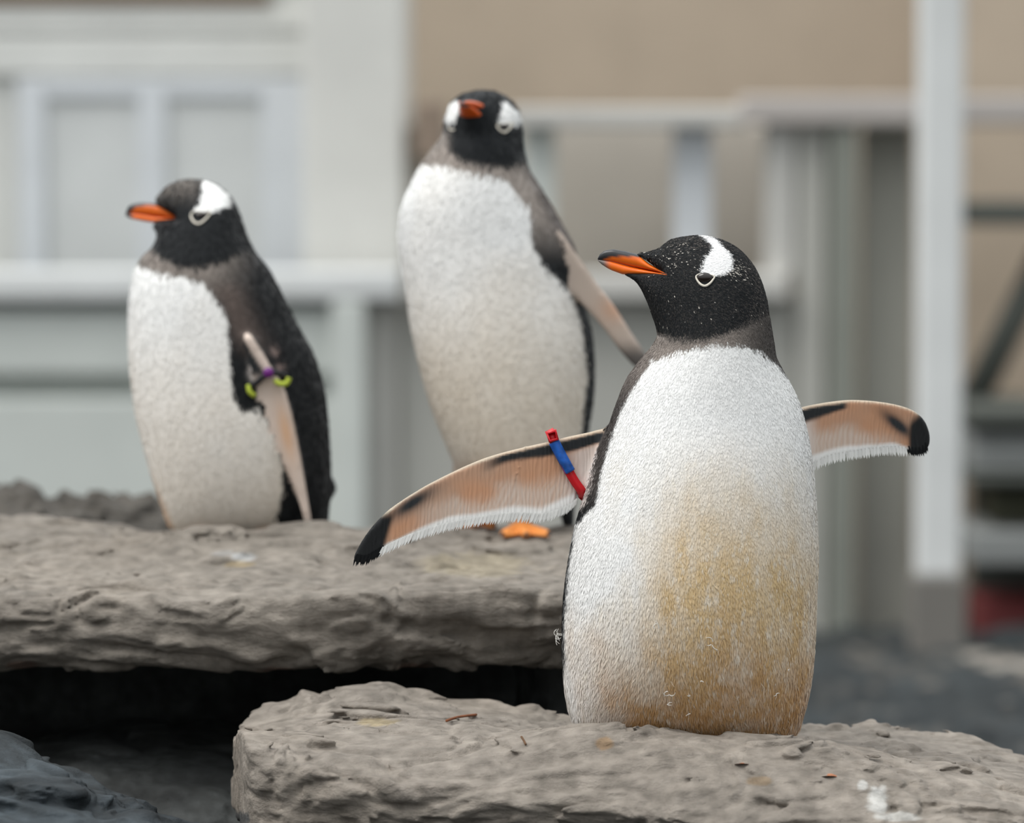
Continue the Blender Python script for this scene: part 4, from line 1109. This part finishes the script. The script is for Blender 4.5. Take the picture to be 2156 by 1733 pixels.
    def cu(a, b):
        t = float(sstep(-2, 3, b - interp(a, [(266, 460), (276, 446), (290, 435), (310, 432), (335, 434), (372, 440)]))); return blk * (1 - t) + ORANGE * t
    def cl(a, b):
        t = float(sstep(274, 286, a)); c = blk * 2 * (1 - t) + ORANGE * t; return c
    beak_profile(B, root, [(266, 449), (271, 434), (282, 428), (300, 426), (323, 427), (336, 430), (372, 454)], [(266, 451), (290, 450), (330, 456), (374, 458)], [(266, 454), (276, 460), (306, 466), (325, 469), (345, 465), (374, 460)],
                 [(266, 3), (280, 9), (310, 14), (340, 20), (374, 30)], cu, cl, 24, 14)
    eye(B, root, 432, 451, [(411, 449), (415, 462), (427, 469), (441, 460), (451, 445), (436, 445), (421, 443)], 2.4, 0.001, 12, 6)
    foot(root, P(450, 1137, D) + np.array([0, -0.05, 0.0]), -0.5, 0.9); foot(root, P(560, 1137, D) + np.array([0, -0.05, 0.0]), -0.3, 0.9)
    # band round the flipper
    def bp(px, py, off): q = P(px, py, D); return np.array([q[0], float(plane(q[0], q[2])) + off, q[2]])
    loop = spline([bp(540, 806, -0.012), bp(556, 792, -0.018), bp(577, 775, -0.019), bp(600, 778, -0.012), bp(606, 786, 0.008), bp(575, 800, 0.014), bp(545, 815, 0.006)], 5)
    V, G = sweep(loop, 0.0062, 4, (0, 1, 0), rot=math.pi / 4, closed=True)
    band = put('flipper_band', V, G, M['band_black'], root, None, False); band['label'] = 'black flipper band with purple bead and lime ends'
    V, G = sphere(bp(577, 774, -0.022), (0.008, 0.006, 0.008)); put('purple_bead', V, G, M['band_purple'], band)
    V, G = sweep(spline([bp(535, 800, -0.016), bp(538, 814, -0.020), bp(548, 822, -0.018)], 5, False), 0.0040, 8, (0, 1, 0)); put('lime_link', V, G, M['band_lime'], band)
    V, G = sweep(spline([bp(590, 790, -0.020), bp(600, 797, -0.022), bp(614, 796, -0.020), bp(619, 784, -0.018)], 5, False), 0.0042, 8, (0, 1, 0)); put('lime_link', V, G, M['band_lime'], band)
    return root, B
LP, LB = left_penguin()

# ------------------------------------------------------------------ the tall penguin behind, facing us
def back_penguin():
    D = 5.98; s = D / F
    sil = [(944, 240), (953, 218), (974, 203), (1010, 197), (1045, 202), (1070, 214), (1087, 236), (1094, 262), (1099, 292), (1105, 322), (1114, 356), (1136, 391), (1161, 432), (1186, 476), (1206, 512), (1216, 548), (1222, 600), (1234, 655), (1247, 705), (1252, 765), (1251, 825),
           (1245, 875), (1237, 920), (1230, 965), (1221, 1010), (1212, 1060), (1210, 1110), (1206, 1152), (1199, 1156), (1188, 1120), (1172, 1075), (1130, 1062), (1060, 1056), (1010, 1040), (975, 1005), (952, 965), (932, 920), (913, 872), (896, 820), (881, 762), (867, 702), (857, 640), (848, 580),
           (841, 530), (839, 490), (843, 450), (852, 418), (866, 385), (881, 355), (897, 330), (916, 305), (930, 287), (936, 268)]
    t0 = P(1150, 480, D); t1 = P(1345, 755, D)
    def plane(X, Z): return D - 0.055 - 0.02 * (X - t0[0]) / (t1[0] - t0[0])
    poly = [(1122, 462), (1145, 470), (1180, 492), (1215, 537), (1255, 594), (1292, 643), (1325, 695), (1356, 742), (1352, 760), (1337, 768), (1305, 736), (1275, 695), (1245, 660), (1215, 628), (1190, 600), (1168, 566), (1148, 525)]
    hb = P(1016, 262, D); hf = P(996, 240, D); lg1 = P(1095, 1040, D); lg1b = P(1095, 1100, D); lg2 = P(1015, 1020, D); lg2b = P(1010, 1075, D)
    ex = [(rcone((hb[0], D - 0.025, hb[2]), (hf[0], D - 0.085, hf[2]), 0.048, 0.017), 0.03),
          (rcone((lg1[0], D - 0.02, lg1[2]), (lg1b[0], D - 0.03, lg1b[2]), 0.045, 0.017), 0.03), (rcone((lg2[0], D + 0.03, lg2[2]), (lg2b[0], D + 0.08, lg2b[2]), 0.045, 0.017), 0.03)]
    B = make_bird(D, sil, 0.0042, [(197, .78), (340, .78), (500, .68), (800, .68), (1060, .70)], [(197, .85), (340, .8), (500, .62), (1060, .6)], [(197, -0.03), (340, -0.02), (600, 0), (1000, 0.0), (1160, 0.06)], ex,
                  [dict(poly=poly, plane=plane, thick=lambda X, Z: 0.009 + 0 * X + 0 * Z, k=0.01)], (-0.21, 0.22))
    pr = spline([(1056, 215), (1078, 222), (1096, 244), (1094, 260), (1070, 263), (1047, 256), (1056, 236)], 4); pl = spline([(938, 249), (946, 218), (967, 214), (967, 238), (956, 257)], 4)
    white = spline([(860, 335), (887, 345), (938, 350), (973, 359), (1031, 369), (1065, 379), (1091, 411), (1112, 437), (1115, 463), (1118, 495), (1130, 528), (1155, 566), (1185, 596), (1205, 625), (1216, 655), (1226, 700), (1233, 750), (1234, 810), (1228, 855), (1222, 905), (1215, 960), (1200, 1020), (1170, 1075), (900, 1120), (800, 800), (800, 450)], 3)
    headl = [(900, 296), (941, 313), (973, 336), (1013, 350), (1060, 353), (1094, 345), (1130, 330)]
    def paint(v, nn, r=None):
        px, py = hpx(v, D); yc = np.interp(v[:, 2], B.z, B.YC); dy = v[:, 1] - yc
        j = 3 * fbm(v * 60, 2, 5) + (r.normal(0, 3, len(v)) if r is not None else 0)
        nz = fbm(v * np.array([9, 9, 7]), 3, 38)
        wb = soft(psdf(px, py, white) + j, 4) * np.where(px < 1020, soft(0.05 - dy, 0.008), soft(0.03 - dy, 0.006))
        st = np.clip(sstep(430, 860, py) * 0.85 + 0.35 * nz, 0, 1)
        belly = mix(WHITE * 0.98, np.array([0.74, 0.67, 0.575]), st); belly = mix(belly, np.array([0.50, 0.36, 0.26]), sstep(930, 1010, py) * 0.7)
        dark = np.tile(BLACK * 1.2, (len(v), 1))
        nk = soft(py - interp(px, headl) + j, 8); side = sstep(1150, 1100, px - (py - 380) * 0.5)
        dark = mix(dark, NECK * 1.15, np.clip(nk * side * sstep(560, 430, py), 0, 1))
        dark = mix(dark, np.array([0.15, 0.125, 0.115]), np.clip(nk * (1 - side) * sstep(640, 540, py), 0, 1))
        dark = mix(dark, NECK, sstep(960, 935, px) * sstep(262, 290, py) * 0.8)
        c = mix(dark, belly, wb)
        pw = np.maximum(soft(psdf(px, py, pr) + 0.4 * j, 3), soft(psdf(px, py, pl) + 0.4 * j, 3)) * (dy < 0.02)
        return mix(c, np.array([0.84, 0.84, 0.83]), pw)
    col = paint(B.v, B.n)
    m = B.flip == 1; px, py = hpx(B.v[m], D)
    fc = mix(np.array([0.40, 0.33, 0.28]), np.array([0.44, 0.26, 0.17]), np.exp(-(((px - 1290) / 30) ** 2 + ((py - 645) / 30) ** 2)) * 0.8)
    fc = mix(fc, np.array([0.62, 0.58, 0.55]), np.exp(-(((px - 1146) / 12) ** 2 + ((py - 486) / 12) ** 2)))
    fc = mix(fc, BLACK * 2, np.clip(np.exp(-((((px - 1146) * 0.82 - (py - 516) * 0.57) / 6) ** 2)) * sstep(590, 560, py), 0, 1))
    fc = mix(fc, BLACK * 2, sstep(700, 750, py) * 0.85); fc = mix(fc, BLACK * 3, soft(B.v[m][:, 1] - plane(B.v[m][:, 0], B.v[m][:, 2]) - 0.003, 0.003))
    col[m] = fc
    zb = P(1060, 1116, D)
    root = empty('penguin', np.array([zb[0], D, zb[2]]))
    tag(root, 'tall upright penguin facing forward with one flipper held out, no band', 'penguin', 'penguins on the rocks')
    body_object(B, root, col)
    def keep(cen, n, fl):
        px, py = hpx(cen, D); return (fl == 0) * (((px - 993) / 24) ** 2 + ((py - 236) / 22) ** 2 > 1) * (py < 1060) * (1.0 - 0.7 * (n[:, 1] > 0.4))
    feathers(B, root, 14000, lambda p: (np.full(len(p), .009), np.full(len(p), .003)), lambda p, n: np.stack([0 * p[:, 0], 0 * p[:, 0], -1 + 0 * p[:, 0]], 1), lambda p, n, r: paint(p, n, r), keep, seed=25, lift=0.1)
    # beak towards the viewer
    b0 = P(1001, 242, D); b0[1] = D - 0.070; b1 = P(975, 214, D); b1[1] = D - 0.150
    ax = b1 - b0; ln = np.linalg.norm(ax); ax /= ln; sx = np.cross(ax, (0, 0, 1)); sx /= np.linalg.norm(sx); up = np.cross(sx, ax)
    def half(name, sg, h0, cf):
        V = []; Cc = []; nn_, mm = 14, 12
        for i in range(nn_):
            t = i / (nn_ - 1); w = 0.019 * (1 - t) ** 0.6 + 0.002; h = h0 * (1 - t) ** 0.5 + 0.0015; drop = -0.006 * t * t * (sg > 0)
            for k in range(mm):
                an = 2 * math.pi * k / mm
                u_ = math.sin(an); V.append(b0 + ax * ln * t * (1.0 if sg > 0 else 0.9) + sx * w * math.cos(an) + up * (sg * h / 2 + h / 2 * u_ + drop)); Cc.append(cf(t, u_))
        Q = [[i * mm + k, i * mm + (k + 1) % mm, (i + 1) * mm + (k + 1) % mm, (i + 1) * mm + k] for i in range(nn_ - 1) for k in range(mm)]
        put(name, np.array(V), [np.array(Q), np.array([list(range(mm))[::-1], [(nn_ - 1) * mm + k for k in range(mm)]])], M['beak'], root, np.array(Cc))
    blk = np.array([0.025, 0.025, 0.028])
    half('upper_beak', 1, 0.016, lambda t, u_: blk if (u_ > 0.5 or t > 0.93) else ORANGE * np.array([0.9, 0.75, 1]))
    half('lower_beak', -1, 0.015, lambda t, u_: ORANGE * np.array([0.9, 0.75, 1]) if t < 0.9 else blk * 3)
    eye(B, root, 1060, 267, [(1047, 264), (1053, 275), (1064, 279), (1076, 268), (1080, 259), (1062, 262)], 2.2, 0.001, 10, 6)
    eye(B, root, 953, 265, [(944, 260), (948, 272), (958, 274), (963, 263), (955, 259)], 1.6, 0.001, 6, 4)
    foot(root, P(1095, 1117, D) + np.array([0, -0.03, 0.0]), 0.1, 0.9); foot(root, P(1010, 1104, D + 0.10) + np.array([0, 0.0, 0.0]), -0.1, 0.8)
    return root, B
KP, KB_ = back_penguin()

# ------------------------------------------------------------------ litter on the front rock
def top_hit(px, py):
    """where the ray of a photo pixel meets the front slab"""
    best = None
    for Dd in np.linspace(4.7, 5.25, 221):
        q = P(px, py, Dd)
        if q[2] <= float(FT(q[0], q[1])): best = q; break
    return best
def twig(pts, rad, mat, label, name='twig'):
    path = [top_hit(a, b) for a, b in pts]
    if any(p is None for p in path): return
    path = np.array(path) + np.array([0, 0, 0.002]); V, G = sweep(spline(path, 5, False), rad, 6)
    tag(put(name, V, G, mat), label, 'twig')
M['twig'] = plain('twig_bark', (0.10, 0.055, 0.03), 0.8, 0.2, 0.3, 80); M['twig_red'] = plain('twig_rust', (0.20, 0.075, 0.035), 0.8, 0.2, 0.3, 80)
twig([(940, 1521), (965, 1513), (1003, 1508)], 0.0018, M['twig_red'], 'thin rust-brown twig lying on the pale front slab')
twig([(1098, 1555), (1103, 1563), (1107, 1571)], 0.0016, M['twig'], 'short dark twig on the pale slab left of the standing penguin')
def leaf(px, py, w, mat, label):
    q = top_hit(px, py)
    if q is None: return
    t = np.linspace(0, 1, 7); V = []
    for i, a in enumerate(t):
        wd = w * 0.45 * math.sin(math.pi * (0.08 + 0.84 * a))
        for k in (-1, 0, 1): V.append(q + np.array([w * (a - 0.5) + 0.2 * wd * k, wd * k, 0.0005 + 0.0015 * abs(k) + 0.002 * math.sin(3 * a)]))
    V = np.array(V); Q = [[i * 3 + k, (i + 1) * 3 + k, (i + 1) * 3 + k + 1, i * 3 + k + 1] for i in range(6) for k in (0, 1)]
    tag(put('dead_leaf', V, [np.array(Q)], mat), label, 'leaf')
M['leaf'] = plain('dry_leaf', (0.30, 0.13, 0.07), 0.8, 0.2, 0.3, 90)
leaf(1562, 1612, 0.018, M['leaf'], 'small rust-red leaf scrap on the slab in front of the penguin')
leaf(1745, 1638, 0.020, M['leaf'], 'curled reddish leaf scrap on the slab near the white droppings')
